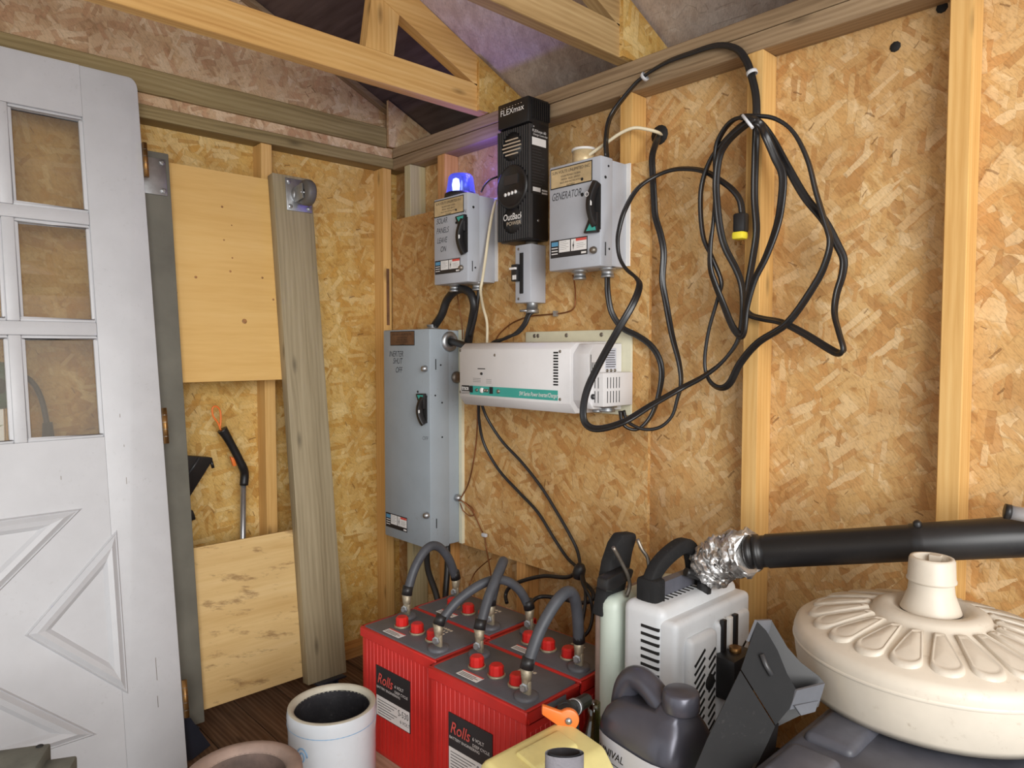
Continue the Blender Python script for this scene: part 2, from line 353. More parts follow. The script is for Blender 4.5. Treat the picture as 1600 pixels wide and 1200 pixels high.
def thing(name, loc, label, cat, group=None, rz=0):
    o = bpy.data.objects.new(name, None); C.objects.link(o); o.location = loc; o.rotation_euler = (0, 0, rz); o.empty_display_size = .05
    MW[o] = Matrix.Translation(Vector(loc)) @ Matrix.Rotation(rz, 4, 'Z'); return tag(o, label, cat, group)
def struct(o): o['kind'] = 'structure'; return o
def smooth_path(pts, k=6, closed=False):
    P = [Vector(p) for p in pts]; out = []
    n = len(P)
    for i in range(n - 1):
        p0 = P[i - 1] if i else P[0] * 2 - P[1]; p1 = P[i]; p2 = P[i + 1]; p3 = P[i + 2] if i + 2 < n else P[-1] * 2 - P[-2]
        for j in range(k):
            t = j / k; t2, t3 = t * t, t * t * t
            out.append(.5 * ((2 * p1) + (p2 - p0) * t + (2 * p0 - 5 * p1 + 4 * p2 - p3) * t2 + (3 * p1 - p0 - 3 * p2 + p3) * t3))
    out.append(P[-1]); return out
def text(s, size, o, right, up, mat, parent, name='lettering', align='LEFT', shear=0, thin=0.0, ext=.0003, sx=1.0):
    cu = bpy.data.curves.new('t', 'FONT'); cu.body = s; cu.size = size; cu.align_x = align; cu.shear = shear; cu.offset = thin * size; cu.resolution_u = 3
    ob = bpy.data.objects.new('t', cu); C.objects.link(ob)
    dg = bpy.context.evaluated_depsgraph_get(); me = bpy.data.meshes.new_from_object(ob.evaluated_get(dg))
    right = Vector(right).normalized(); up = Vector(up).normalized(); nrm = right.cross(up); o = Vector(o)
    mb = MB(); mb.add([o + right * (v.co.x * sx) + up * v.co.y + nrm * ext for v in me.vertices], [tuple(p.vertices) for p in me.polygons])
    bpy.data.objects.remove(ob); bpy.data.curves.remove(cu); bpy.data.meshes.remove(me)
    if not mb.f: return None
    return mb.build(name, mat, parent)
X, Y, Z = Vector((1, 0, 0)), Vector((0, 1, 0)), Vector((0, 0, 1))

# ================================================================== THE SHED
SD = .064                         # stud depth
XL = .05                          # inner face of left sheathing
BD = SD + .011                    # face of mounting board in front of right wall
wr = struct(MB().box(-.02, 0, 0, 3.4, .012, 1.905).build('wall_right', 'osb_right', uvax=0))
for x0, mt in ((.398, 'stud2'), (.80, 'stud2'), (1.203, 'stud'), (1.571, 'stud'), (1.983, 'stud'), (2.40, 'stud'), (2.8, 'stud')):
    MB().box(x0, -SD, .038, x0 + .040, 0, 1.830).build('stud', mt, wr, bevel=.002, seg=1)
MB().box(.205, -SD - .006, .038, .243, 0, 1.829).build('stud', 'green_stud', wr, bevel=.002, seg=1)
MB().box(.12, -SD, 1.830, 3.4, 0, 1.872).build('top_plate', 'plate', wr, bevel=.002, seg=1)
MB().box(.12, -SD, 1.8735, 3.4, 0, 1.911).build('top_plate', 'plate', wr, bevel=.002, seg=1)
MB().box(.12, -SD, 0, 3.4, 0, .038).build('bottom_plate', 'stud2', wr)
for hx, hy, r in ((1399, 73, .011), (1472, 12, .011), (1087, 70, .0)):      # knot holes drilled in the sheathing
    if r: p = onR(hx, hy, 0); MB().lathe([(r, -.0006), (r * .9, .001), (0, .001)], (p.x, -.0012, p.z), (0, -1, 0), 9).build('knot_hole', 'slot', wr)
p = onR(1031, 211, 0); MB().lathe([(.026, 0), (.026, .002), (.0, .002)], (p.x, 0, p.z), (0, -1, 0), 14).build('cable_hole', 'slot', wr)

WY0, WY1, WZ0, WZ1 = -2.02, -1.285, .42, 1.045          # small window behind the leaning door
mb = MB(); mb.box(XL - .012, WY1, 0, XL, 0, 3.1); mb.box(XL - .012, -3.2, 0, XL, WY0, 3.1); mb.box(XL - .012, WY0, 0, XL, WY1, WZ0); mb.box(XL - .012, WY0, WZ1, XL, WY1, 3.1)
wl = struct(mb.build('wall_left', 'osb_left', uvax=1))
mb = MB(); e = .03
for a in ((WY0 - e, WZ0 - e, WY1 + e, WZ0), (WY0 - e, WZ1, WY1 + e, WZ1 + e), (WY0 - e, WZ0, WY0, WZ1), (WY1, WZ0, WY1 + e, WZ1)): mb.box(XL - .03, a[0], a[1], XL + .012, a[2], a[3])
wn_ = struct(mb.build('window_1', 'stud', uvax=1))
MB().box(XL - .012, WY0, WZ0, XL - .009, WY1, WZ1).build('pane', 'glass', wn_)
LF = XL + SD
for y0, mt in ((-.104, 'stud'), (-.576, 'stud'), (-.985, 'stud')):
    MB().box(XL, y0, .038, LF, y0 + .038, 1.834).build('stud', mt, wl, bevel=.002, seg=1)
MB().box(XL, -3.2, 1.834, .12, -.0, 1.874).build('top_plate', 'plate_green', wl, bevel=.002, seg=1)
MB().box(XL, -3.2, 1.872, .108, -.0, 1.912).build('filler_strip', 'osb_gable', wl)
MB().box(XL, -3.2, 1.909, .120, -.089, 1.982).build('gable_chord', 'plate_green', wl, bevel=.002, seg=1)
MB().box(XL, -3.2, 0, LF, 0, .038).build('bottom_plate', 'stud2', wl)
MB().box(XL, -3.2, 1.98, .062, 0.2, 3.0).build('gable_panel', 'osb_gable', wl, uvax=1)

ps_ = onL(606, 465, LF); MB().box(LF - .001, ps_.y - .006, onL(606, 508, LF).z, LF + .002, ps_.y + .006, onL(606, 420, LF).z).build('bark_strip', 'plate_bronze', wl)
# roof and trusses
def zr(y): return 2.047 - .44 * y if y > -1.6 else 2.047 + .44 * 1.6 - .44 * (-1.6 - y)
def roofslab(x0, x1, y0, y1, t=.012):
    mb = MB(); mb.prism([(x0, y0, zr(y0)), (x0, y1, zr(y1)), (x0, y1, zr(y1) + t), (x0, y0, zr(y0) + t)], (x1 - x0, 0, 0)); return mb
ce = struct(roofslab(.636, 3.4, .32, -1.6).build('ceiling', 'osb_roof', uvax=0))
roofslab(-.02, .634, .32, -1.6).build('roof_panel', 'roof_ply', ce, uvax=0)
roofslab(.636, 3.4, -1.6, -3.3).build('roof_panel', 'osb_roof', ce, uvax=0)
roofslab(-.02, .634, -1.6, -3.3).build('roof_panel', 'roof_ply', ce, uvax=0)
MB().box(-.02, .30, 1.75, 3.4, .318, 1.95).build('eave_light_block', 'plate', ce)  # unseen board added to keep outside light out of the eave
MB().box(-.02, .012, 1.74, 3.4, .318, 1.752).build('soffit_board', 'plate', ce)
def truss(x0, mb_mat, gus=True):
    x1 = x0 + .038
    MB().box(x0, -3.1, 1.912, x1, .02, 2.0).build('truss_bottom_chord', mb_mat, ce, bevel=.002, seg=1)
    for sgn in (1,):
        MB().prism([(x0, .30, zr(.30) - .002), (x0, -1.6, zr(-1.6) - .002), (x0, -1.6, zr(-1.6) - .099), (x0, .30, zr(.30) - .099)], (.038, 0, 0)).build('truss_top_chord', mb_mat, ce, uvax=1)
    MB().prism([(x0, -1.6, zr(-1.6) - .002), (x0, -3.2, zr(-3.2) - .002), (x0, -3.2, zr(-3.2) - .099), (x0, -1.6, zr(-1.6) - .099)], (.038, 0, 0)).build('truss_top_chord', mb_mat, ce, uvax=1)
    if gus:
        MB().prism([(x1, -.10, 1.914), (x1, -.10, zr(-.10) - .012), (x1, .17, zr(.17) - .012), (x1, .17, 1.914)], (.012, 0, 0)).build('gusset', 'osb_left', ce, uvax=2)
truss(.617, 'chord'); truss(1.19, 'chord_dull'); truss(1.80, 'chord_dull'); truss(2.42, 'chord_dull')
MB().prism([(.617, onL(572, 82, .655).y, 2.0), (.617, onL(616, 92, .655).y, 2.0), (.617, onL(633, -25, .655).y, 2.235), (.617, onL(589, -25, .655).y, 2.255)], (.036, 0, 0)).build('truss_web', 'chord', ce, uvax=2)
MB().prism([(.122, -.09, 1.912), (.122, -.09, zr(-.09) - .005), (.122, .2, zr(.2) - .005), (.122, .2, 1.912)], (.012, 0, 0)).build('gusset', 'osb_gable', ce, uvax=2)
MB().prism([(XL + .014, .2, zr(.2) - .002), (XL + .014, -1.6, zr(-1.6) - .002), (XL + .014, -1.6, zr(-1.6) - .02), (XL + .014, .2, zr(.2) - .02)], (.03, 0, 0)).build('gable_rafter', 'plate', ce, uvax=1)

# floor
fl = struct(MB().box(-.02, -3.3, -.06, 3.6, .012, -.03).build('floor', 'floor', uvax=0))
for i in range(23):
    y1 = .0 - i * .142; MB().box(XL, y1 - .138, -.03, 3.55, y1, 0).build('plank', 'floor', fl)
dk = struct(MB().box(.80, -1.22, 0, 2.9, -.066, .085).build('floor_platform', 'floor', uvax=0))
for i in range(9):
    y1 = -.066 - i * .135; MB().box(.79, y1 - .131, .085, 2.92, y1, .11).build('plank', 'deck', dk, bevel=.002, seg=1)
DZ = .11

# ================================================================== MOUNTING BOARD AND ELECTRICS
b0 = MB().box(.128, -BD, .484, 1.312, -SD, 1.638).build('mounting_board', 'osb_board', uvax=0)
tag(b0, 'large strand board sheet screwed over the right wall studs behind the grey switch boxes', 'board')

def rectR(name, mat, parent, tl, br, d, th=.001, bevel=0):
    a, b_ = onR(*tl, d), onR(*br, d)
    return MB().box(a.x, -d - th, b_.z, b_.x, -d, a.z).build(name, mat, parent, bevel=bevel)
def warning_label(parent, x0, x1, z0, z1, yf):
    w_ = x1 - x0; h = z1 - z0
    lb = MB().box(x0, yf - .0008, z0, x1, yf, z1).build('warning_label', 'label_dark', parent)
    y = yf - .0008
    mb = MB(); mb.box(x0 + .24 * w_, y - .0004, z0 + .28 * h, x0 + .54 * w_, y, z1 - .06 * h); mb.box(x0 + .57 * w_, y - .0004, z0 + .28 * h, x1 - .02 * w_, y, z1 - .06 * h); mb.box(x1 - .16 * w_, y - .0004, z0 + .07 * h, x1 - .03 * w_, y, z0 + .18 * h)
    mb.build('print_panel', 'white', lb)
    MB().box(x0 + .7 * w_, y - .0007, z1 - .2 * h, x1 - .02 * w_, y - .0003, z1 - .06 * h).build('red_band', 'red_print', lb)
    MB().box(x0 + .03 * w_, y - .0006, z1 - .34 * h, x0 + .21 * w_, y, z1 - .1 * h).build('blue_band', 'blue_print', lb)
    mb = MB()
    for k in range(5):
        zz = z1 - (.16 + .1 * k) * h; mb.box(x0 + .26 * w_, y - .0007, zz, x0 + (.50 if k % 2 else .44) * w_, y - .0003, zz + .012 * h)
        if k > 1: mb.box(x0 + .72 * w_, y - .0007, zz, x0 + (.95 if k % 2 else .9) * w_, y - .0003, zz + .012 * h)
    for k in range(3): mb.box(x0 + .56 * w_, y, z0, x0 + .56 * w_ + .0001, y + .0001, z0 + .0001)
    xx = x0 + .63 * w_
    mb.add([(xx + .02 * w_, y - .0007, z1 - .1 * h), (xx - .02 * w_, y - .0007, z1 - .45 * h), (xx + .01 * w_, y - .0007, z1 - .42 * h)], [(0, 1, 2)])
    mb.add([(xx + .025 * w_, y - .0007, z1 - .36 * h), (xx - .01 * w_, y - .0007, z1 - .4 * h), (xx, y - .0007, z1 - .7 * h)], [(0, 1, 2)])
    mb.build('print_line', 'ink', lb)
    mb = MB()
    for k in range(3):
        zz = z0 + (.2 + .16 * k) * h; mb.box(x0 + .03 * w_, y - .0005, zz, x0 + .2 * w_, y, zz + .05 * h)
    mb.build('print_line', 'white', lb)
    return lb
def nameplate(parent, x0, x1, z0, z1, yf, mat, lines):
    pl = MB().box(x0, yf - .0008, z0, x1, yf, z1).build('name_plate', 'ink', parent)
    w_ = x1 - x0; h = z1 - z0; e = .05 * h
    MB().box(x0 + e, yf - .0014, z0 + e, x1 - e, yf - .0006, z1 - e).build('plate_face', mat, pl)
    zz = z1 - .29 * h
    for i, (s, k) in enumerate(lines):
        text(s, k * h, ((x0 + x1) / 2, yf - .0014, zz), X, Z, 'ink', pl, align='CENTER', sx=.98); zz -= .155 * h if i else .2 * h
def lever(parent, x, ztop, zbot, yf, up=True):
    """curved black throw handle with a teal arrow at one end"""
    L = ztop - zbot; sg = 1 if up else -1; zc = ztop if up else zbot
    pts = []
    for i in range(13):
        t = i / 12; pts.append((x - .018 * math.sin(PI * (t * .8 + .12)) + .012, yf - .008 - .010 * math.sin(PI * t) ** .8, zc - sg * L * (.12 + .88 * t)))
    hd = MB().tube(pts, .008, prof=[(-1, -1.2), (1, -1.2), (1, 1.2), (-1, 1.2)], up=(1, 0, 0), smooth=False).build('lever', 'black_plastic', parent, bevel=.002)
    MB().prism([(x - .034, yf, zc), (x + .012, yf, zc + sg * .002), (x + .012, yf, zc - sg * .05), (x - .012, yf, zc - sg * .046)], (0, -.014, 0)).build('lever_head', 'black_plastic', hd, bevel=.003)
    MB().prism([(x - .022, yf - .0145, zc - sg * .004), (x + .010, yf - .0145, zc - sg * .003), (x + .0, yf - .0145, zc - sg * .036)], (0, -.001, 0)).build('teal_arrow', 'teal', hd)
    MB().box(x - .008, yf - .004, zbot + L * .05, x + .014, yf, ztop - L * .05).build('lever_slot', 'slot', hd)
    MB().box(x - .002, yf - .027, zc - sg * L * .62, x + .002, yf - .022, zc - sg * L * .52).build('lever_mark', 'white', hd)
class Screws(MB):
    def build(s, name, mat, parent):
        for p, r, ax in s.v: MB().lathe([(r, 0), (r, .0012), (r * .6, .002), (0, .002)], p, ax, 10).build(name, mat, parent)
def screw(mb, p, r=.004, ax=(0, -1, 0)): mb.v.append((Vector(p), r, ax))
def hub(parent, x, y, z, r=.016, h=.018, name='conduit_hub', ax=(0, 0, -1)):
    MB().lathe([(r * 1.35, 0), (r * 1.35, .005), (r, .006), (r, h), (r * 1.1, h), (r * 1.1, h + .006), (r * .8, h + .006), (0, h)], (x, y, z), ax, 16).build(name, 'steel', parent)
def switch_box(name, label, x0, x1, z0, z1, yf, mat, nplate, hand, handup, wl_rect, cov=.045, flange=.007):
    t = thing(name, ((x0 + x1) / 2, -BD, z0), label, 'switch box')
    MB().box(x0 + .004, yf + cov, z0 + .003, x1 - .004, -BD - .003, z1 - .003).build('body', mat, t, bevel=.004)
    MB().box(x0, yf, z0, x1, yf + cov + .004, z1).build('cover', mat, t, bevel=.004)
    MB().box(x0 + .01, -BD - .004, z0 + .008, x1 + flange, -BD, z1 - .002).build('back_plate', 'flange', t)
    nameplate(t, *nplate[:4], yf, nplate[4], nplate[5])
    lever(t, hand[0], hand[1], hand[2], yf, handup)
    warning_label(t, *wl_rect, yf)
    return t

LN = [('SUN VOLTS UNLIMITED INC', .2), ('SOLAR POWER SYSTEMS', .12), ('DESIGN  SALES  SERVICE', .12), ('SALES AND INSTALLATION', .12), ('ONTARIO', .12)]
# --- solar switch
yf = -.195
t = switch_box('disconnect_switch', 'small grey switch box with blue beacon on top, marked solar panels', .55, .721, 1.36, 1.634, yf, 'box',
               (.553, .703, 1.575, 1.628, 'plate_gold', LN), (.708, 1.563, 1.445), True, (.556, .685, 1.393, 1.437))
for s, px_, py_ in (('SOLAR', 682, 351), ('PANELS', 682, 366), ('LEAVE', 683, 381), ('ON', 688, 394)):
    p = onR(px_, py_, -yf); text(s, .025, (p.x, yf, p.z), X, Z + X * .02, 'pencil', t, 'handwriting', shear=.25, thin=.0, sx=.74)
p = onR(720, 334, -yf); text('ON', .016, (p.x, yf, p.z), X, Z, 'pencil', t, 'handwriting', shear=.2, thin=-.01)
mb = Screws(); [screw(mb, onR(x, y, -yf)) for x, y in ((713, 328), (713, 348))]; mb.build('screw_hole', 'slot', t)
p = onR(725, 418, -yf); MB().lathe([(.008, 0), (.009, .004), (.006, .010), (0, .011)], (p.x - .01, yf, p.z), (0, -1, 0), 14).build('latch_knob', 'steel_rust', t)
MB().box(.7205, -.178, 1.393, .7222, -.1755, 1.425).build('side_slot', 'slot', t)
mb = Screws(); screw(mb, (.721, -.172, 1.59), .004, (1, 0, 0)); screw(mb, (.721, -.165, 1.405), .003, (1, 0, 0)); mb.build('screw_hole', 'slot', t)
hub(t, .60, -.15, 1.362); hub(t, .69, -.13, 1.362)
# --- beacon
bc = Vector((.615, -.135, 1.634))
t = thing('warning_beacon', bc, 'glowing blue dome beacon on top of the solar switch box', 'beacon')
MB().lathe([(0, 0), (.052, 0), (.054, .006), (.052, .016), (.046, .020), (0, .020)], bc, n=28).build('base', 'black_plastic', t)
MB().lathe([(.046, .018), (.047, .022), (.040, .070), (.034, .078), (.022, .081), (0, .081)], bc, n=28).build('lens', 'beacon', t)
MB().lathe([(0, .022), (.009, .024), (.011, .045), (.008, .062), (0, .066)], bc + Vector((-.008, -.01, 0)), n=14).build('bulb', 'lamp', t)
MB().cyl(bc + Vector((.01, .008, .02)), bc + Vector((.01, .008, .07)), .012, 14).build('reflector', 'steel', t)
ld = bpy.data.lights.new('beacon_light', 'POINT'); ld.color = (.16, .12, 1); ld.energy = 1.3; ld.shadow_soft_size = .02
lo = bpy.data.objects.new('beacon_light', ld); C.objects.link(lo); lo.location = bc + Vector((.05, .012, .095))
# --- generator switch
yf = -.19
t = switch_box('disconnect_switch', 'grey switch box marked generator, right of the black charge controller', 1.062, 1.243, 1.364, 1.643, yf, 'box',
               (1.068, 1.215, 1.582, 1.636, 'plate_gold', LN), (1.230, 1.575, 1.45), False, (1.069, 1.20, 1.398, 1.445))
p = onR(862, 315, -yf); text('GENERATOR', .0285, (p.x, yf, p.z), X, Z, 'pencil', t, 'handwriting', shear=.3, thin=.0, sx=.64)
text('O', .018, (1.213, yf - .0275, 1.538), X, Z, 'white', t, 'lever_symbol')
mb = Screws(); [screw(mb, onR(x, y, -yf), .005) for x, y in ((910, 280), (910, 304))]; mb.build('screw_hole', 'slot', t)
p = onR(929, 391, -yf); MB().lathe([(.009, 0), (.010, .004), (.007, .012), (0, .013)], (p.x, yf, p.z), (0, -1, 0), 14).build('latch_knob', 'steel_rust', t)
MB().box(1.2425, -.172, 1.392, 1.2442, -.169, 1.426).build('side_slot', 'slot', t)
mb = Screws(); screw(mb, (1.243, -.172, 1.59), .004, (1, 0, 0)); screw(mb, (1.243, -.155, 1.41), .003, (1, 0, 0)); screw(mb, (1.243, -.16, 1.62), .003, (1, 0, 0)); mb.build('screw_hole', 'slot', t)
hub(t, 1.13, -.14, 1.364); hub(t, 1.218, -.13, 1.364)
p = (1.125, -.12, 1.643)
t = thing('metal_can', p, 'small brass coloured tin standing on top of the generator switch box', 'can')
MB().lathe([(0, 0), (.031, 0), (.031, .044), (0, .044)], p, n=24).build('can_wall', 'plate_gold', t)
MB().lathe([(.028, .044), (.034, .044), (.034, .050), (.0, .050)], p, n=24).build('lid', 'flange', t)
# --- tall inverter shut-off
yf = -.21
t = thing('disconnect_switch', (.41, -BD, .49), 'tall blue grey switch box marked inverter shut off, above the red batteries', 'switch box')
MB().box(.278, yf + .075, .492, .539, -BD, 1.216).build('body', 'box_tall', t, bevel=.004)
MB().box(.271, yf, .488, .543, yf + .08, 1.219).build('cover', 'box_tall', t, bevel=.004)
MB().box(.54, -BD - .012, .49, .556, -BD, 1.218).build('back_plate', 'inv_cream', t)
nameplate(t, .316, .46, 1.165, 1.214, yf, 'plate_bronze', LN)
lever(t, .515, 1.005, .905, yf, True)
warning_label(t, .279, .41, .522, .573, yf)
for s, px_, py_ in (('INERTER', 608, 557), ('SHUT', 614, 568), ('OFF', 618, 582)):
    p = onR(px_, py_, -yf); text(s, .028, (p.x, yf, p.z), X, Z, 'pencil', t, 'handwriting', shear=.25, thin=.0, sx=.8)
for s, px_, py_ in (('ON', 660, 620), ('OFF', 660, 687)):
    p = onR(px_, py_, -yf); text(s, .018, (p.x, yf, p.z), X, Z, 'pencil', t, 'handwriting', shear=.2, thin=-.01)
mb = Screws(); [screw(mb, onR(x, y, -yf), .004) for x, y in ((653, 612), (654, 626))]
for y, z in ((-.188, 1.0), (-.16, .975), (-.16, .86), (-.165, 1.1)): screw(mb, (.543, y, z), .003, (1, 0, 0))
mb.build('screw_hole', 'slot', t)
for px_, py_ in ((666, 576), (669, 805)):
    p = onR(px_, py_, -yf); MB().lathe([(.010, 0), (.011, .005), (.008, .016), (0, .017)], (p.x, yf, p.z), (0, -1, 0), 14).build('latch_knob', 'steel', t)
MB().box(.5425, -.187, 1.085, .5442, -.184, 1.12).build('side_slot', 'slot', t)
MB().box(.5425, -.187, .558, .5442, -.184, .59).build('side_slot', 'slot', t)
hub(t, .455, -.13, 1.219, .02, .012, 'cable_gland', (0, 0, 1))
MB().lathe([(.034, 0), (.034, .004), (.028, .010), (.016, .012), (.015, .004), (0, .003)], (.543, -.128, 1.178), (1, 0, 0), 22).build('cable_gland', 'steel', t)
MB().lathe([(.020, 0), (.020, .006), (.012, .012), (0, .013)], (.543, -.10, 1.058), (1, 0, 0), 18).build('cable_gland', 'steel_rust', t)
MB().lathe([(.012, 0), (.012, .008), (.007, .016), (0, .017)], (.543, -.098, .648), (1, 0, 0), 14).build('ground_lug', 'steel', t)

# --- charge controller
yf = -.156
t = thing('charge_controller', (.88, -BD, 1.47), 'tall black finned charge controller with round display panel between two grey boxes', 'charge controller')
MB().box(.815, yf + .012, 1.47, .951, -BD, 1.872).build('body', 'black_alu', t, bevel=.004)
MB().box(.822, yf - .006, 1.80, .952, -BD, 1.874).build('top_cap', 'black_alu', t, bevel=.005)
MB().cyl((.85, -.11, 1.873), (.85, -.11, 1.884), .022, 18).build('top_knob', 'black_plastic', t)
zc, rc = 1.628, .064; xm = .878
for i in range(15):
    x = .815 + .0094 * i
    circles = [(.874, 1.745, .042), (xm, zc, rc), (.876, 1.532, .04)]
    segs = [(1.474, 1.796)]
    for (cx, cz, r) in circles:
        if abs(x - cx) < r:
            h = math.sqrt(r * r - (x - cx) ** 2); ns = []
            for a, b_ in segs:
                if cz - h > a: ns.append((a, min(b_, cz - h)))
                if cz + h < b_: ns.append((max(a, cz + h), b_))
            segs = ns
    for a, b_ in segs:
        if b_ - a > .006: MB().box(x, yf, a, x + .0042, yf + .014, b_).build('fin', 'fin_edge' if i % 1 == 0 else 'black_alu', t)
for k in range(9): MB().box(.9525, -.148 + k * .0085, 1.812, .9555, -.144 + k * .0085, 1.866).build('fin', 'black_alu', t)
d1 = MB().lathe([(rc, 0), (rc, .013), (rc * .9, .017), (rc * .86, .014), (0, .014)], (xm, yf + .012, zc), (0, -1, 0), 40).build('display_ring', 'black_plastic', t)
MB().box(.848, yf - .004, 1.635, .905, yf + .002, 1.662).build('screen', 'lcd', d1)
for k in range(4): MB().lathe([(.0055, 0), (.0055, .003), (0, .004)], (.852 + k * .0145, yf - .001, 1.608 + .001 * k), (0, -1, 0), 12).build('button', 'white', d1)
MB().lathe([(.042, 0), (.042, .008), (0, .008)], (.874, yf + .012, 1.745), (0, -1, 0), 30).build('speaker_grille', 'black_plastic', t)
for k in range(5):
    hw = (.026, .036, .040, .036, .026)[k]; MB().box(.874 - hw, yf + .001, 1.722 + k * .0105, .874 + hw, yf + .005, 1.7255 + k * .0105).build('grille_slot', 'bone', t)
lg = MB().lathe([(.040, 0), (.040, .010), (0, .010)], (.876, yf + .012, 1.532), (0, -1, 0), 30).build('badge', 'black_plastic', t)
text('OutBack', .027, (.838, yf + .0015, 1.533), X, Z + X * .12, 'white', lg, thin=.01, sx=.86)
text('POWER', .0155, (.853, yf + .0015, 1.517), X, Z, 'bone', lg, sx=1.15)
text('FLEXmax', .0235, (.835, yf - .0065, 1.838), X, Z, 'white', t, 'lettering', thin=.004, sx=1.1)
mb = MB()
for k in range(8): mb.box(.838 + k * .012, yf - .0068, 1.858, .841 + k * .012, yf - .006, 1.8595)
mb.build('print_line', 'bone', t)
sp = MB().box(.951, -.149, 1.60, .9522, -.085, 1.785).build('spec_label', 'ink', t)
text('FLEXmax 60', .011, (.9522, -.146, 1.775), Y, Z, 'white', sp); text('Charge Controller', .008, (.9522, -.143, 1.766), Y, Z, 'white', sp)
MB().box(.952, -.147, 1.738, .9527, -.09, 1.76).build('white_panel', 'white', sp)
mb = MB()
for k in range(14):
    mb.box(.952, -.147, 1.728 - k * .0085, .9526, -.147 + .055 * (.6 + .4 * random.random()), 1.7295 - k * .0085)
mb.build('print_line', 'fin_edge', sp)
MB().box(.952, -.143, 1.607, .9527, -.112, 1.619).build('white_panel', 'white', sp)
mb = MB()
for r_ in range(2):
    for k in range(4): mb.box(.952, -.106 + k * .006, 1.603 + .008 * r_, .9527, -.102 + k * .006, 1.608 + .008 * r_)
mb.build('print_line', 'white', sp)
mb = Screws(); screw(mb, (.951, -.12, 1.525), .004, (1, 0, 0)); screw(mb, (.9522, -.14, 1.79), .003, (1, 0, 0)); mb.build('screw', 'steel', t)
# --- breaker box
yf = -.139
t = thing('breaker_box', (.907, -BD, 1.29), 'narrow grey breaker box with black breaker hanging under the charge controller', 'breaker box')
MB().box(.874, yf, 1.289, .939, -BD, 1.459).build('body', 'box', t, bevel=.0025)
br = MB().box(.896, yf - .003, 1.316, .909, yf, 1.435).build('breaker_slot', 'slot', t)
bk = MB().box(.873, yf - .016, 1.352, .897, yf, 1.402).build('breaker', 'black_plastic', t, bevel=.002)
for k in range(3):
    MB().box(.8735 + k * .0082, yf - .024, 1.386, .880 + k * .0082, yf - .015, 1.392).build('breaker_toggle', 'white', bk)
for k in range(2): MB().box(.8795 + k * .0085, yf - .0168, 1.357, .8865 + k * .0085, yf - .015, 1.37).build('breaker_label', 'white', bk)
mb = Screws(); screw(mb, (.889, yf, 1.447), .004); screw(mb, (.889, yf, 1.301), .004); mb.build('screw', 'steel_rust', t)
MB().lathe([(.018, 0), (.018, .010), (.0, .010)], (.912, -.108, 1.459), (0, 0, 1), 18).build('conduit_nipple', 'steel_rust', t)
hb = MB().lathe([(.017, 0), (.017, .018), (.02, .018), (.02, .030), (.014, .030), (0, .02)], (.912, -.105, 1.289), (0, 0, -1), 18).build('cable_clamp', 'steel', t)
MB().cyl((.912, -.118, 1.266), (.89, -.135, 1.266), .0035, 8).build('clamp_screw', 'steel', hb)

# --- inverter
t = thing('power_inverter', (.98, -BD, .985), 'long white power inverter with teal stripe mounted in the middle of the board', 'inverter')
ix0, ix1, iy, iz0, iz1 = .726, 1.18, -.233, .985, 1.17
prof = [(-BD - .01, iz0 - .004), (iy + .02, iz0 - .002), (iy, iz0 + .024), (iy, iz1 - .018), (iy + .022, iz1), (-BD - .01, iz1 + .004)]
MB().prism([(ix0, y, z) for y, z in prof], (ix1 - ix0, 0, 0)).build('cover', 'inv', t, bevel=.002, seg=1)
MB().box(ix0 - .001, -BD - .012, iz0 + .03, ix0 + .004, iy + .055, iz1 - .02).build('end_panel', 'red_print', t)
fb = MB().box(.86, -BD - .008, .975, 1.262, -BD, 1.205).build('mounting_flange', 'inv_cream', t, bevel=.003)
mb = Screws()
for x in (.90, .915, 1.03, 1.16): screw(mb, (x, -BD - .008, 1.192), .006)
mb.build('screw', 'steel_rust', fb)
MB().prism([(ix1, -BD - .01, iz0 + .004), (ix1, iy + .03, iz0 + .012), (ix1, iy + .012, iz0 + .034), (ix1, iy + .012, iz1 - .03), (ix1, iy + .034, iz1 - .004), (ix1, -BD - .01, iz1 - .002)], (.052, 0, 0)).build('vent_end', 'inv', t, bevel=.002, seg=1)
eb = MB().box(1.19, -.205, 1.005, 1.268, -BD - .008, 1.092).build('junction_cover', 'inv', t, bevel=.003)
hub(t, 1.235, -.15, 1.005, .02, .01, 'cable_clamp'); hub(t, 1.215, -.165, 1.005, .012, .012, 'cable_clamp')
# front details
st = MB().box(.776, iy - .0006, 1.016, 1.137, iy, 1.043).build('teal_stripe', 'teal', t)
text('SW Series Power Inverter/Charger', .0165, (.99, iy - .0008, 1.0235), X, Z, 'white', st, shear=.25, thin=.008, sx=.62)
for x in (.778, .868): MB().box(x, iy - .004, 1.023, x + .012, iy - .0005, 1.042).build('jack', 'slot', st)
for x, r in ((.81, .005), (.832, .008), (.845, .005), (.856, .005), (.905, .006)):
    MB().lathe([(r, 0), (r, .003), (r * .6, .005), (0, .005)], (x, iy - .0005, 1.031), (0, -1, 0), 12).build('control_knob', 'white' if r > .007 else 'steel_rust', st)
lb = MB().box(.737, iy - .0006, 1.026, .773, iy, 1.043).build('logo_plate', 'ink', t)
text('trace', .0185, (.739, iy - .0008, 1.0295), X, Z, 'white', lb, thin=.015, sx=.83)
mb = MB()
for z_ in (1.018, 1.022): mb.box(.737, iy - .0005, z_, .775, iy, z_ + .001)
for k in range(3): mb.box(.79, iy - .0005, 1.055 + .005 * k, .825, iy, 1.0558 + .005 * k); mb.box(.85, iy - .0005, 1.053 + .005 * k, .873, iy, 1.0538 + .005 * k)
mb.box(.812, iy - .0005, 1.093, .845, iy, 1.096)
mb.build('print_line', 'fin_edge', t)
MB().lathe([(.004, 0), (.004, .003), (0, .003)], (.83, iy, 1.08), (0, -1, 0), 12).build('indicator', 'slot', t)
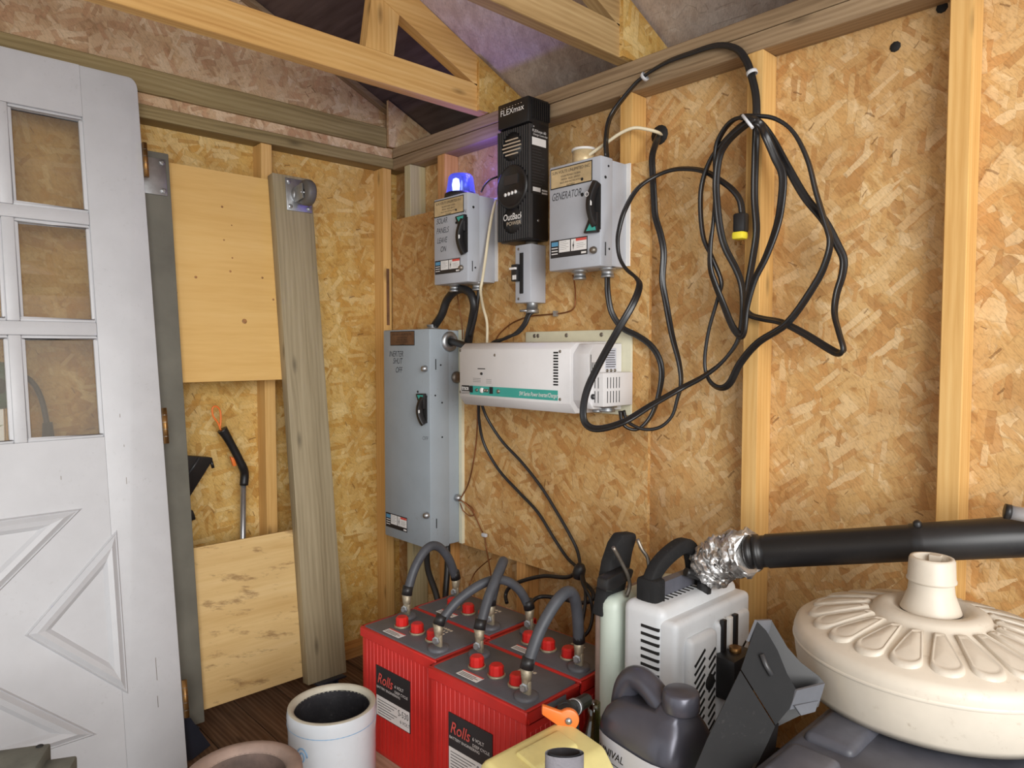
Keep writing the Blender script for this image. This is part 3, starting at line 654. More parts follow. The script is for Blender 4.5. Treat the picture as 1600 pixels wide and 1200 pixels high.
for k in range(12): MB().box(1.121, iy - .0008, 1.056 + .0077 * k, 1.138, iy + .002, 1.0602 + .0077 * k).build('vent_slot', 'slot', t)
mb = Screws()
for x, z in ((.731, 1.148), (.731, 1.022), (1.145, 1.146), (1.145, 1.02), (.888, 1.135)): screw(mb, (x, iy, z), .004)
mb.build('screw', 'steel_rust', t)
# right end (faces the doorway)
ex = ix1 + .052
rl = MB().box(ex, -.155, 1.10, ex + .001, -.11, 1.155).build('rating_label', 'paper', t)
mb = MB()
for k in range(8): mb.box(ex + .001, -.153, 1.105 + .006 * k, ex + .0015, -.112 - .006 * random.random(), 1.107 + .006 * k)
mb.build('print_line', 'fin_edge', rl)
for k in range(4): MB().box(ex, -.213 + .006 * k, 1.088, ex + .001, -.2115 + .006 * k, 1.088 + (.05 if k == 0 else .03)).build('vent_slot', 'slot', t)
for k in range(5): MB().box(1.2675, -.19 + .012 * k, 1.015, 1.269, -.188 + .012 * k, 1.045).build('vent_slot', 'slot', eb); MB().box(1.2675, -.19 + .012 * k, 1.052, 1.269, -.188 + .012 * k, 1.08).build('vent_slot', 'slot', eb)
for k in range(6): MB().box(1.196 + .011 * k, -.2058, 1.015, 1.1975 + .011 * k, -.2045, 1.045).build('vent_slot', 'slot', eb); MB().box(1.196 + .011 * k, -.2058, 1.052, 1.1975 + .011 * k, -.2045, 1.08).build('vent_slot', 'slot', eb)
for k in range(2): MB().lathe([(.007, 0), (.007, .006), (.004, .007), (0, .004)], (ex, -.205 + .016 * k, 1.03), (1, 0, 0), 14).build('cable_port', 'black_plastic', t)
for k in range(3): MB().lathe([(.004, 0), (.004, .003), (0, .003)], (ex, -.148 + .016 * k, 1.096), (1, 0, 0), 10).build('screw', 'steel_rust', t)

# ================================================================== WALL CORDS AND CABLES
LOBE = []
for i in range(16):                     # two-lobed jacket of a flat twin cord
    a = 2 * PI * i / 16; r = .62 + .5 * abs(math.cos(a)); LOBE.append((1.25 * math.cos(a) * (1.0), .80 * math.sin(a) * (.46 + .8 * abs(math.cos(a)))))
def cord(name, mat, pts, r, parent=None, prof=None, twist=0, k=6, n=10):
    sp = smooth_path(pts, k); return MB().tube(sp, r, n, True, prof, twist, up=(0, -1, 0) if prof else None).build(name, mat, parent)
def wallpts(lst, d0=.09, d1=None):
    n = len(lst); out = []
    for i, q in enumerate(lst):
        d = q[2] if len(q) > 2 else d0 + ((d1 if d1 is not None else d0) - d0) * i / max(1, n - 1)
        out.append(onR(q[0], q[1], d))
    return out
A = [(948, 247, .13), (947, 215, .125), (955, 180, .10), (985, 140, .085), (1005, 120, .08), (1040, 98, .078), (1080, 83, .076), (1120, 71, .076), (1150, 76, .078), (1166, 95, .08), (1174, 118, .08), (1181, 150, .082), (1182, 190, .09), (1180, 250, .088), (1179, 310, .086), (1182, 360, .086), (1176, 405, .086), (1168, 450, .086), (1164, 478, .084), (1172, 492, .082), (1192, 498, .084), (1222, 504, .09), (1258, 522, .1), (1292, 543, .11), (1310, 552, .118), (1318, 546, .128), (1311, 520, .12), (1304, 490, .1), (1307, 460, .09), (1316, 430, .084), (1318, 405, .08), (1308, 382, .08), (1288, 345, .08), (1258, 308, .085), (1230, 260, .09), (1205, 215, .095), (1184, 190, .11)]
B = [(1160, 182, .13), (1182, 181, .135), (1212, 186, .12), (1240, 207, .11), (1262, 250, .105), (1275, 300, .102), (1290, 350, .10), (1297, 378, .1), (1290, 410, .1), (1273, 445, .1), (1231, 504, .105), (1185, 535, .105), (1157, 567, .1), (1140, 599, .095), (1124, 606, .09), (1108, 594, .09), (1101, 567, .09), (1107, 518, .092), (1122, 465, .094), (1127, 440, .1), (1113, 403, .11), (1098, 366, .115), (1095, 300, .115), (1109, 252, .118), (1135, 216, .125), (1162, 193, .14)]
D = [(1185, 192, .15), (1196, 212, .12), (1211, 246, .108), (1223, 275, .105), (1220, 323, .108), (1212, 360, .115), (1196, 403, .12), (1179, 438, .122), (1167, 481, .122), (1163, 518, .12), (1156, 524, .11), (1144, 509, .108), (1130, 475, .108), (1118, 445, .116), (1110, 418, .122), (1110, 383, .124), (1114, 351, .122), (1118, 300, .12), (1118, 238, .125), (1127, 210, .13), (1144, 189, .14), (1163, 183, .15)]
Ed = [(1182, 188, .155), (1165, 196, .15), (1138, 220, .138), (1124, 245, .13), (1119, 285, .128), (1121, 325, .128), (1126, 362, .125), (1134, 389, .12), (1150, 420, .112), (1159, 446, .108), (1161, 478, .104), (1158, 512, .1), (1150, 538, .1), (1127, 567, .105), (1098, 589, .115), (1064, 607, .13), (1018, 633, .2), (975, 659, .26), (937, 670, .275), (917, 664, .28), (911, 645, .28), (917, 610, .28), (937, 567, .275), (966, 515, .27), (989, 475, .25), (999, 448, .22), (995, 435, .21), (978, 420, .205), (968, 402, .205), (965, 380, .205), (967, 360, .2), (976, 329, .19), (996, 295, .15), (1025, 275, .115), (1053, 265, .1), (1081, 264, .098), (1104, 269, .1), (1124, 281, .1), (1144, 296, .095), (1156, 313, .09), (1160, 334, .088)]
pts = wallpts(A) + wallpts(B) + wallpts(D) + wallpts(Ed)
path = smooth_path(pts, 5)
tw = [1.1 * math.sin(i * .021) + .5 * math.sin(i * .057) for i in range(len(path))]
t = thing('extension_cord', pts[0], 'long black twin cord looped and tied on the stud, ending in a yellow plug', 'cord')
MB().tube(path, .0072, prof=LOBE, twist=tw, up=(0, -1, 0)).build('cord', 'cord', t)
for i, (px_, py_, d, sl) in enumerate(((1007, 120, .08, .55), (1175, 114, .08, -.1))):
    p = onR(px_, py_, d); q1, q0 = onR(px_ + 8, py_ + 8 * sl + 0, d), onR(px_ - 8, py_ - 8 * sl, d)
    ax = (onR(px_ + (6 if i == 0 else 3), py_ + (-6 if i == 0 else 10), d) - p).normalized()
    MB().lathe([(.011, -.004), (.0125, -.004), (.0125, .004), (.011, .004)], p, ax, 16).build('cable_tie', 'tie', t)
p, q_ = onR(1160, 180, .165), onR(1176, 200, .165); MB().cyl(p, q_, .0035, 8).build('cable_tie', 'tie', t)
p = onR(1158, 351, .09)
pg = MB().box(p.x - .015, p.y - .013, p.z - .018, p.x + .014, p.y + .013, p.z + .026).build('plug', 'rubber', t, bevel=.005)
MB().box(p.x - .017, p.y - .014, p.z - .034, p.x + .012, p.y + .013, p.z - .016).build('plug_face', 'plug_yellow', pg, bevel=.005)
for dx, dy in ((-.012, -.007), (.006, -.007)): MB().box(p.x + dx, p.y + dy, p.z - .046, p.x + dx + .002, p.y + dy + .007, p.z - .038).build('plug_blade', 'brass', pg)
MB().cyl((p.x - .003, p.y + .006, p.z - .045), (p.x - .003, p.y + .006, p.z - .038), .003, 8).build('plug_blade', 'brass', pg)

pts = wallpts([(1032, 208, -.01), (1029, 214, .02), (1024, 226, .05), (1019, 246, .08), (1020, 275, .085), (1022, 309, .085), (1024, 338, .085), (1032, 366, .085), (1037, 395, .085), (1035, 438, .085), (1041, 475, .085), (1050, 524, .085), (1061, 567, .085), (1064, 599, .087), (1058, 625, .09), (1050, 650, .095), (1032, 667, .11), (1009, 671, .13), (990, 665, .145), (979, 656, .15), (974, 642, .15)])
tw = [.9 * math.sin(i * .05) for i in range(len(pts) * 5)]
pp = smooth_path(pts, 5); tag(MB().tube(pp, .0068, prof=LOBE, twist=[.9 * math.sin(i * .06) for i in range(len(pp))], up=(0, -1, 0)).build('twin_cable', 'cord'), 'black twin cord running from the hole in the wall down to the inverter', 'cord')
pts = wallpts([(949, 424, .13), (949, 440, .13), (950, 461, .128), (956, 489, .12), (972, 512, .11), (995, 524, .098), (1015, 538, .09), (1029, 558, .086), (1034, 583, .086), (1030, 613, .09), (1021, 642, .1), (1009, 661, .115), (995, 671, .13), (981, 669, .145), (972, 660, .155), (969, 642, .158)])
pp = smooth_path(pts, 5); tag(MB().tube(pp, .0066, prof=LOBE, twist=[.7 * math.sin(i * .07) for i in range(len(pp))], up=(0, -1, 0)).build('twin_cable', 'cord'), 'black twin cord from under the generator switch box curving to the inverter end', 'cord')
# white cables
o = cord('white_cable', 'white_cable', wallpts([(775, 312, .105), (769, 335, .112), (763, 370, .125), (759, 400, .14), (754, 435, .17), (751, 455, .17), (755, 480, .13), (761, 505, .1), (761, 540, .09), (761, 556, .085)]), .0045)
tag(o, 'cream cable running down between the solar box and the inverter', 'cable')
o = cord('white_cable', 'white_cable', wallpts([(1035, 213, -.01), (1028, 207, .03), (1010, 202, .06), (990, 200, .085), (970, 208, .1), (952, 220, .11), (935, 232, .12), (918, 244, .13)]), .0045)
tag(o, 'short cream cable from the wall hole to the generator switch box', 'cable')
# black cables round the boxes
o = cord('black_cable', 'rubber', [(.455, -.13, 1.225)] + wallpts([(690, 492, .13), (698, 470, .13), (710, 456, .135), (724, 452, .14), (736, 460, .14), (741, 478, .135), (738, 500, .12), (734, 520, .11), (731, 540, .1), (729, 552, .1)]), .0135, n=14)
tag(o, 'thick black cable arching from the tall switch box top to the inverter', 'cable')
o = cord('black_cable', 'rubber', [(.547, -.128, 1.178), (.57, -.13, 1.176), (.62, -.14, 1.168), (.68, -.15, 1.158), (.735, -.15, 1.15)], .0115, n=14)
tag(o, 'thick black cable from the tall switch box side gland into the inverter', 'cable')
o = cord('black_cable', 'rubber', wallpts([(748, 443, .13), (748, 455, .13), (746, 475, .13), (742, 500, .125), (735, 525, .12)]), .006)
tag(o, 'thin black cable hanging under the solar switch box', 'cable')
for i in range(3):
    o = cord('breaker_cable', 'rubber', [(.905 + .006 * i, -.105 + .003 * i, 1.265)] + wallpts([(824 + 2 * i, 492, .11), (818 + 2 * i, 506, .115), (806 + 2 * i, 520, .12), (790 + i, 529 - i, .12 + .005 * i), (772, 534 + 2 * i, .12), (758, 546, .11)]), .0048)
    tag(o, ('left', 'middle', 'right')[i] + ' of three black cables from the breaker box clamp to the inverter', 'cable', 'breaker box cables')
o = cord('beacon_wire', 'rubber', wallpts([(752, 300, .14), (757, 290, .13), (766, 281, .12), (778, 276, .1)]), .003)
tag(o, 'thin dark wire between the solar switch box and the charge controller', 'wire')
o = cord('copper_wire', 'copper', wallpts([(895, 430, .13), (898, 445, .1), (899, 465, .082), (896, 482, .08), (880, 489, .08), (850, 492, .08), (825, 495, .082), (800, 505, .082), (782, 520, .082), (772, 535, .082)]), .0022)
tag(o, 'thin copper ground wire bending below the generator switch box', 'wire')
p = onR(868, 490, .083); MB().box(p.x - .006, -.088, p.z - .008, p.x + .006, -.078, p.z + .008).build('wire_clip', 'steel', o)
o = cord('copper_wire', 'copper', wallpts([(712, 447, .13), (716, 470, .1), (720, 495, .09), (722, 510, .085), (723, 530, .09)]), .0018)
tag(o, 'thin copper ground wire below the solar switch box', 'wire')
o = cord('copper_wire', 'copper', wallpts([(746, 632, .1), (745, 680, .085), (740, 720, .082), (732, 755, .082), (722, 775, .09), (717, 782, .1), (722, 783, .1), (735, 795, .085), (744, 810, .082), (752, 828, .082), (757, 838, .082), (760, 858, .082), (764, 880, .1), (768, 905, .13)]), .0024)
tag(o, 'copper ground wire hanging from the inverter past the tall switch box', 'wire')
p = onR(757, 836, .084); MB().box(p.x - .011, -.09, p.z - .006, p.x + .011, -.079, p.z + .006).build('wire_clip', 'tie', o, bevel=.003)
o = cord('copper_wire', 'copper', wallpts([(719, 786, .1), (724, 798, .09), (734, 806, .085), (741, 803, .085), (737, 793, .085), (724, 784, .09)]), .002)
tag(o, 'small loop of copper wire beside the tall switch box', 'wire')
o = cord('copper_wire', 'copper', wallpts([(768, 872, .09), (755, 882, .09), (742, 895, .09), (735, 910, .1), (731, 921, .12)]), .002)
tag(o, 'copper wire curving down behind the rear red battery', 'wire')
PA = [(748, 630, .15), (749, 660, .13), (757, 695, .11), (780, 735, .095), (810, 768, .088), (840, 800, .086), (865, 840, .086), (885, 870, .088), (900, 885, .1), (910, 897, .12), (915, 930, .16), (912, 960, .18), (906, 990, .2)]
o = cord('black_cable', 'rubber', wallpts(PA), .0048); tag(o, 'lower of two black cables sweeping from the inverter to the bundle', 'cable')
PB = [(752, 630, .15), (762, 655, .13), (785, 690, .11), (815, 722, .095), (845, 760, .088), (870, 800, .086), (890, 835, .088), (902, 860, .09), (907, 885, .11), (910, 910, .15), (922, 935, .16), (926, 960, .16), (920, 985, .18), (905, 1000, .2)]
o = cord('black_cable', 'rubber', wallpts(PB), .0048); tag(o, 'upper of two black cables sweeping from the inverter to the bundle', 'cable')
o = cord('black_cable', 'rubber', wallpts([(905, 892, .12), (885, 902, .11), (850, 900, .1), (815, 908, .1), (796, 918, .1), (790, 930, .105), (792, 942, .12)]), .006)
tag(o, 'black cable lying in a flat arc behind the red batteries', 'cable')
p = onR(905, 893, .125); MB().lathe([(.014, -.02), (.018, -.008), (.017, .01), (.010, .022), (0, .024)], p, (.2, .1, 1), 12).build('cable_wrap', 'rubber', o)
o = cord('black_cable', 'rubber', wallpts([(828, 958, .2), (832, 940, .18), (848, 932, .15), (880, 936, .13), (905, 942, .13), (924, 938, .13), (926, 925, .12), (915, 912, .11)]), .006)
tag(o, 'black cable looping behind the nearer pair of red batteries', 'cable')
for a, lab in (([(.46, -.15, .492), (.455, -.16, .47), (.50, -.19, .41), (.56, -.20, .34), (.60, -.21, .26)], 'left of two black cables below the tall switch box'), ([(.515, -.12, .492), (.517, -.12, .47), (.53, -.13, .41), (.545, -.15, .33), (.55, -.16, .25)], 'right of two black cables below the tall switch box')):
    tag(cord('black_cable', 'rubber', a, .0105, n=12), lab, 'cable')

# ================================================================== BATTERIES
BL, BW, BH = .298, .172, .32
ROT = math.radians(3)
def make_battery(loc, label):
    t = thing('deep_cycle_battery', loc, label, 'battery', 'red batteries on the platform', ROT)
    def P(mb, name, mat, par=t, **k): return mb.build(name, mat, par, world=False, **k)
    cs = P(MB().box(0, 0, 0, BL, BW, BH - .016), 'case', 'red_case', bevel=.004)
    for k in range(18):                                      # vertical flutes of the moulded case
        x = .012 + k * .0154; P(MB().box(x, -.0016, .01, x + .0125, .002, BH - .03), 'case_rib', 'red_case', cs, bevel=.001, seg=1)
    for k in range(10):
        y = .012 + k * .0150; P(MB().box(BL - .002, y, .01, BL + .0016, y + .0120, BH - .05), 'case_rib', 'red_case', cs, bevel=.001, seg=1)
    rim = MB()
    for a in ((-.004, -.004, BL + .004, .004), (-.004, BW - .004, BL + .004, BW + .004), (-.004, .004, .008, BW - .004), (BL - .008, .004, BL + .004, BW - .004)): rim.box(a[0], a[1], BH - .03, a[2], a[3], BH - .004)
    P(rim, 'rim', 'red_case', bevel=.002, seg=1)
    ld_ = P(MB().box(.006, .003, BH - .02, BL - .006, BW - .003, BH), 'lid', 'lid', bevel=.005)
    P(MB().box(-.006, .05, BH - .022, -.003, .12, BH - .008), 'lifting_handle', 'lid', bevel=.002); P(MB().box(BL + .003, .05, BH - .022, BL + .006, .12, BH - .008), 'lifting_handle', 'lid', bevel=.002)
    for k, x in enumerate((.085, .148, .211)):
        c = P(MB().lathe([(.019, 0), (.019, .003), (.0165, .004), (.0165, .022), (.013, .026), (0, .026)], (x, .066, BH), n=10, smooth=False), 'vent_cap', 'red_cap')
        P(MB().lathe([(.0185, -.001), (.0205, 0), (.0205, .004), (.018, .005)], (x, .066, BH), n=20), 'cap_ring', 'lead', c)
    for x, y in ((.042, .115), (.262, .04)):
        tm = P(MB().lathe([(.026, 0), (.026, .006), (.02, .008), (0, .008)], (x, y, BH), n=20), 'terminal_boss', 'lid')
        P(MB().box(x - .011, y - .004, BH + .006, x + .011, y + .004, BH + .036), 'terminal_post', 'lead', tm, bevel=.002)
        P(MB().lathe([(.010, 0), (.010, .007), (.006, .008), (.006, .014), (0, .014)], (x, y - .004, BH + .024), (.3, -1, 0), n=6, smooth=False), 'terminal_bolt', 'steel', tm)
    s = P(MB().box(.075, .012, BH, .14, .036, BH + .0008), 'lid_sticker', 'white', ld_)
    P(MB().box(.075, .032, BH + .0005, .14, .036, BH + .0012), 'red_band', 'red_print', s)
    ln = MB(); [ln.box(.08, .015 + .005 * k, BH + .0008, .125 + .01 * (k % 2), .0165 + .005 * k, BH + .0012) for k in range(3)]; P(ln, 'print_line', 'fin_edge', s)
    em = MB()
    for r_ in range(3):
        for k in range(4): em.box(.165 + k * .011, .102 + r_ * .014, BH, .172 + k * .011 - .003 * (r_ % 2), .109 + r_ * .014, BH + .001)
    P(em, 'embossed_mark', 'bone', ld_)
    lb = P(MB().box(.066, -.0035, .105, .205, -.0015, .235), 'front_label', 'label_dark', t)
    P(MB().box(.068, -.0042, .107, .203, -.0034, .158), 'white_panel', 'white', lb)
    def T(s_, size, x, z, mat, **k):
        o = MW[t] @ Vector((x, -.0042, z)); r = MW[t].to_3x3() @ X; return text(s_, size, o, r, Z, mat, lb, **k)
    T('Rolls', .038, .072, .192, 'red_print', shear=.3, thin=.01, sx=.85); T('BATTERY ENGINEERING', .009, .07, .178, 'white'); T('6 VOLT', .011, .145, .2, 'white'); T('DEEP CYCLE', .0095, .145, .187, 'white'); T('S-530', .022, .158, .135, 'ink', sx=.85); T('6 VOLT', .012, .166, .118, 'ink')
    ln = MB(); [ln.box(.074, -.0046, .113 + .007 * k, .13 + .012 * (k % 3), -.004, .1145 + .007 * k) for k in range(6)]; P(ln, 'print_line', 'fin_edge', lb)
    return t
def rotv(x, y): return Vector((x * math.cos(ROT) - y * math.sin(ROT), x * math.sin(ROT) + y * math.cos(ROT), 0))
OA1 = Vector((.812, -.634, DZ)); OA2 = OA1 + rotv(-.006, .182); OB1 = Vector((1.127, -.646, DZ)); OB2 = OB1 + rotv(-.006, .182)
bats = {}
for k, (o_, lab) in dict(A1=(OA1, 'red battery nearest the white crock, in the front row'), A2=(OA2, 'red battery in the back row below the tall switch box'), B1=(OB1, 'front red battery behind the yellow jerry can'), B2=(OB2, 'back row red battery nearest the white leaf blower')).items():
    bats[k] = make_battery(o_, lab)
def term(k, i): return MW[bats[k]] @ Vector(((.042, .115, BH + .03), (.262, .04, BH + .03))[i])
def jumper(p, q, h, label, bow=(0, 0), r=.0125, asym=0.0):
    t = thing('battery_cable', p, label, 'cable')
    pts = [p - Z * .003, p + Z * .03]
    for i in range(1, 8):
        s = i / 8; s2 = s + asym * math.sin(PI * s); base = p.lerp(q, s2); pts.append(Vector((base.x + bow[0] * math.sin(PI * s), base.y + bow[1] * math.sin(PI * s), base.z + .03 + h * math.sin(PI * s) ** .75)))
    pts += [q + Z * .03, q - Z * .003]
    MB().tube(smooth_path(pts[1:-1], 5), r, 14).build('cable', 'cable', t)
    for e, nx in ((p, pts[2]), (q, pts[-3])):
        MB().tube([e + Z * -.006, e + Z * .012, e + Z * .034], [.008, .011, .0135], 12).build('lug', 'lead', t)
        MB().tube([e + Z * .03, e + Z * .034 + (nx - e).normalized() * .02], [.0145, .0138], 12).build('heat_shrink', 'rubber', t)
    return t
jumper(term('A1', 0), term('A2', 0), .115, 'grey cable arch between the two far red batteries, nearest the left wall', (-.0, .0))
jumper(term('A1', 1), term('B2', 0), .085, 'grey cable bowing low from the front battery across to the back right one', (.0, .03), .0115)
jumper(term('B1', 0), term('A2', 1), .125, 'tall narrow grey cable loop in the middle of the four batteries', (0.0, .06), .0125)
jumper(term('B1', 1), term('B2', 1), .135, 'large grey cable arch on the battery beside the leaf blower', (.015, .0), .013, .14)

# ================================================================== LEANING DOOR AND DOLLY
DP0 = Vector((.476, -.966, 0)); DV = Vector((-.3, 0, 1.92)).normalized(); DN = Vector((DV.z, 0, -DV.x)); DW = -Y
KD = .9885
def D_(w_, h, n): return DP0 + DW * (w_ * KD) + DV * (h * KD + (.013 if h > 0 else 0)) + DN * n
def dbox(mb, w0, w1, h0, h1, n0, n1): return mb.frame_box(D_(w0, h0, n0), DW, DV, DN, (w1 - w0) * KD, (D_(0, h1, 0) - D_(0, h0, 0)).length, n1 - n0)
DTH = .036
t = thing('panel_door', DP0, 'white door with small glass panes and crossbuck panels leaning at the left', 'door')
WD, HD = .858, 1.957
cols = [(.146, .316), (.344, .514), (.542, .712)]; rows = [(.931, 1.203), (1.239, 1.507), (1.541, 1.81)]
for sgn in (0, 1):
    q = [(0, 0), (0, HD - .03)] + [(.022 - .022 * math.cos(a), HD - .03 + .03 * math.sin(a)) for a in (.4, .8, 1.2)] + [(.022, HD), (.146, HD), (.146, 0)]
    if sgn: q = [(WD - a, b_) for a, b_ in q]
    MB().prism([D_(a, b_, 0) for a, b_ in q], DN * -DTH).build('stile', 'door', t, bevel=.003, ang=60)
mb = MB(); dbox(mb, .146, .712, 0, .931, -DTH, -.0002); mb.build('lower_panel', 'door', t)
mb = MB(); dbox(mb, .146, .712, 1.81, HD, -DTH, -.0002); mb.build('top_rail', 'door', t)
for h0, h1 in ((1.203, 1.239), (1.507, 1.541)): mb = MB(); dbox(mb, .146, .712, h0, h1, -DTH, -.001); mb.build('muntin', 'door', t, bevel=.003)
for w0, w1 in ((.316, .344), (.514, .542)):
    for h0, h1 in rows: mb = MB(); dbox(mb, w0, w1, h0, h1, -DTH, -.001); mb.build('muntin', 'door', t, bevel=.003)
for w0, w1 in cols:
    for h0, h1 in rows:
        mb = MB(); dbox(mb, w0 - .002, w1 + .002, h0 - .002, h1 + .002, -.021, -.017); pn = mb.build('pane', 'glass', t)
        mb = MB(); e = .009
        for a in ((w0, w1, h0, h0 + e), (w0, w1, h1 - e, h1), (w0, w0 + e, h0 + e, h1 - e), (w1 - e, w1, h0 + e, h1 - e)): dbox(mb, *a, -.017, -.006)
        mb.build('glazing_bead', 'door', pn, bevel=.003)
def inset_tri(tr, d):
    P = [Vector((a, b_, 0)) for a, b_ in tr]; out = []
    for i in range(3):
        a, b_, c = P[i - 1], P[i], P[(i + 1) % 3]; e1 = (a - b_).normalized(); e2 = (c - b_).normalized(); ang = e1.angle(e2); out.append(b_ + (e1 + e2).normalized() * (d / math.sin(ang / 2)))
    return [(p.x, p.y) for p in out]
cx_, cz_ = .429, .466
for tri in ([(.348, cz_), (.131, .685), (.131, .255)], [(.51, cz_), (.727, .685), (.727, .255)], [(.429, .545), (.206, .752), (.652, .752)], [(.429, .387), (.207, .182), (.651, .182)]):
    rings = [inset_tri(tri, d) for d in (0, .004, .006, .018, .030, .037, .040)]; hs = (-.001, .005, .003, .012, .008, .002, -.001)
    vs_ = [D_(a, b_, h) for rg, h in zip(rings, hs) for a, b_ in rg]
    fs = [(i * 3 + j, i * 3 + (j + 1) % 3, (i + 1) * 3 + (j + 1) % 3, (i + 1) * 3 + j) for i in range(len(rings) - 1) for j in range(3)]
    MB().add(vs_, fs).build('panel_moulding', 'door', t, weld=True)
for h in (1.715, .949, .201):
    hg = MB().cyl(D_(-.006, h - .05, .004), D_(-.006, h + .05, .004), .0065, 12).build('hinge', 'brass', t)
    mb = MB(); dbox(mb, -.0015, .0, h - .05, h + .05, -.03, .0); mb.build('hinge_leaf', 'brass', hg)
    for k in range(4): MB().lathe([(.0072, -.0006), (.0072, .0006)], D_(-.006, h - .03 + .02 * k, .004), DV, 12).build('hinge_knuckle', 'steel_rust', hg)
mb = MB()
for w_, h, dh in ((.10, .80, .018), (.06, .27, .06), (.062, .20, .03), (.105, .98, .01), (.10, .90, .006), (.25, .83, .01)): dbox(mb, w_, w_ + .0014, h, h + dh, 0, .0003)
mb.build('scuff_mark', 'steel_rust', t)

# dolly: two long planks with casters, joined by plywood
GP0 = Vector((.366, 0, .085)); GT = Vector((.166, 0, 1.73)); GV = (GT - GP0).normalized(); GN = Vector((GV.z, 0, -GV.x)); GH = (GT - GP0).length
def G_(y, h, n): return Vector((GP0.x, y, GP0.z)) + GV * h + GN * n
def gbox(mb, y0, y1, h0, h1, n0, n1): return mb.frame_box(G_(y0, h0, n0), Y, GV, GN, y1 - y0, h1 - h0, n1 - n0)
t = thing('plank_dolly', (.352, -.72, 0), 'homemade wheeled dolly of two grey planks and plywood leaning on the wall', 'dolly')
mb = MB(); gbox(mb, -.562, -.424, 0, GH, -.038, 0); mb.build('plank', 'plank_grey', t, bevel=.003, uvax=2)
mb = MB(); gbox(mb, -1.02, -.882, 0, GH, -.038, 0); mb.build('plank', 'plank_side', t, bevel=.003, uvax=2)
hb_ = .765
mb = MB(); gbox(mb, -1.01, -.445, .98, GH - .012, -.050, -.038); mb.build('plywood_panel', 'plywood', t, uvax=1)
mb = MB(); gbox(mb, -1.01, -.445, .02, .49, -.050, -.038); mb.build('plywood_panel', 'plywood_dirty', t, uvax=1)
for k_, (px_, py_, r_) in enumerate(((306, 433, .006), (347, 323, .005), (362, 352, .003), (350, 375, .004), (363, 403, .004), (360, 424, .005), (410, 434, .005), (275, 457, .006), (427, 468, .005), (382, 502, .011))):
    rr_ = ray(px_, py_); g0 = G_(0, 0, -.0378); pk = CAM + rr_ * ((g0 - CAM).dot(GN) / rr_.dot(GN))
    MB().lathe([(r_ * .75, 0), (r_ * .65, .0004), (0, .0005)], pk, GN, 10).build('knot', 'knot', t)
def caster(y, h, mat, wheel=True):
    mb = MB(); gbox(mb, y - .045, y + .045, h - .055, h + .055, 0, .004); pl = mb.build('caster_plate', mat, t, bevel=.003)
    for a in (-1, 1):
        for c in (-1, 1): MB().lathe([(.008, 0), (.008, .004), (.004, .006), (0, .006)], G_(y + a * .034, h + c * .042, .004), GN, 6, False).build('bolt', 'steel', pl)
    if not wheel: return
    MB().lathe([(.028, 0), (.030, .008), (.022, .016), (0, .016)], G_(y, h, .004), GN, 20).build('swivel', 'steel', pl)
    for dy in (-.022, .018): mb = MB(); gbox(mb, y + dy, y + dy + .004, h - .03, h + .02, .016, .07); mb.build('fork', mat, pl)
    MB().lathe([(.012, -.015), (.038, -.015), (.042, -.009), (.042, .009), (.038, .015), (.012, .015)], G_(y, h - .008, .062), Y, 24).build('wheel', 'caster', pl)
    MB().cyl(G_(y - .025, h - .008, .062), G_(y + .025, h - .008, .062), .005, 8).build('axle', 'steel', pl)
caster(-.476, GH - .065, 'steel'); caster(-.938, GH - .075, 'steel', False)
for y in (-.49, -.955):                     # casters under the foot of each plank
    mb = MB(); gbox(mb, y - .05, y + .05, -.006, 0, -.04, .025); pl = mb.build('caster_plate', 'blue_steel', t, bevel=.001)
    for dy in (-.022, .018): mb = MB(); gbox(mb, y + dy, y + dy + .004, -.05, -.006, -.03, .02); mb.build('fork', 'blue_steel', pl)
    MB().lathe([(.010, -.014), (.032, -.014), (.036, -.008), (.036, .008), (.032, .014), (.010, .014)], Vector((G_(y, -.045, -.005).x, y, .0365)), Y, 24).build('wheel', 'caster', pl)
mb = MB(); mb.prism([onL(x, y, .40) for x, y in ((280, 1118), (297, 1121), (328, 1163), (300, 1185), (280, 1190))], (.006, 0, 0)); mb.build('foot_bracket', 'blue_steel', t)

# litter picker
t = thing('litter_picker', onL(379, 985, .12), 'litter picker with black grip, orange loop and grey shaft behind the dolly', 'litter picker')
XP = .115
pts = [onL(347, 671, XP + .02), onL(353, 680, XP + .02), onL(366, 703, XP + .015), onL(378, 727, XP + .01), onL(382, 740, XP), onL(381, 758, XP)]
MB().tube(smooth_path(pts, 5), [.017 - .004 * min(1, i / 8) + .001 * (i > 14) for i in range(26)], 12).build('grip', 'black_plastic', t)
MB().tube([onL(380, 756, XP), onL(379, 895, XP), onL(379, 985, XP)], .0095, 12).build('shaft', 'alu', t)
MB().tube([onL(379, 858, XP), onL(379, 983, XP)], .0105, 12).build('lower_shaft', 'fin_edge', t)
MB().tube(smooth_path([onL(345, 672, XP + .02), onL(340, 660, XP + .02), onL(333, 650, XP + .02), onL(332, 638, XP + .02), onL(338, 635, XP + .02), onL(344, 642, XP + .02), onL(345, 655, XP + .02), onL(344, 668, XP + .02)], 5), .003, 8).build('wrist_loop', 'orange', t)
pg_ = [onL(x, y, XP + .012) for x, y in ((360, 713), (367, 716), (370, 728), (365, 729))]; MB().prism(pg_, (-.012, 0, 0)).build('trigger', 'orange', t, bevel=.002)
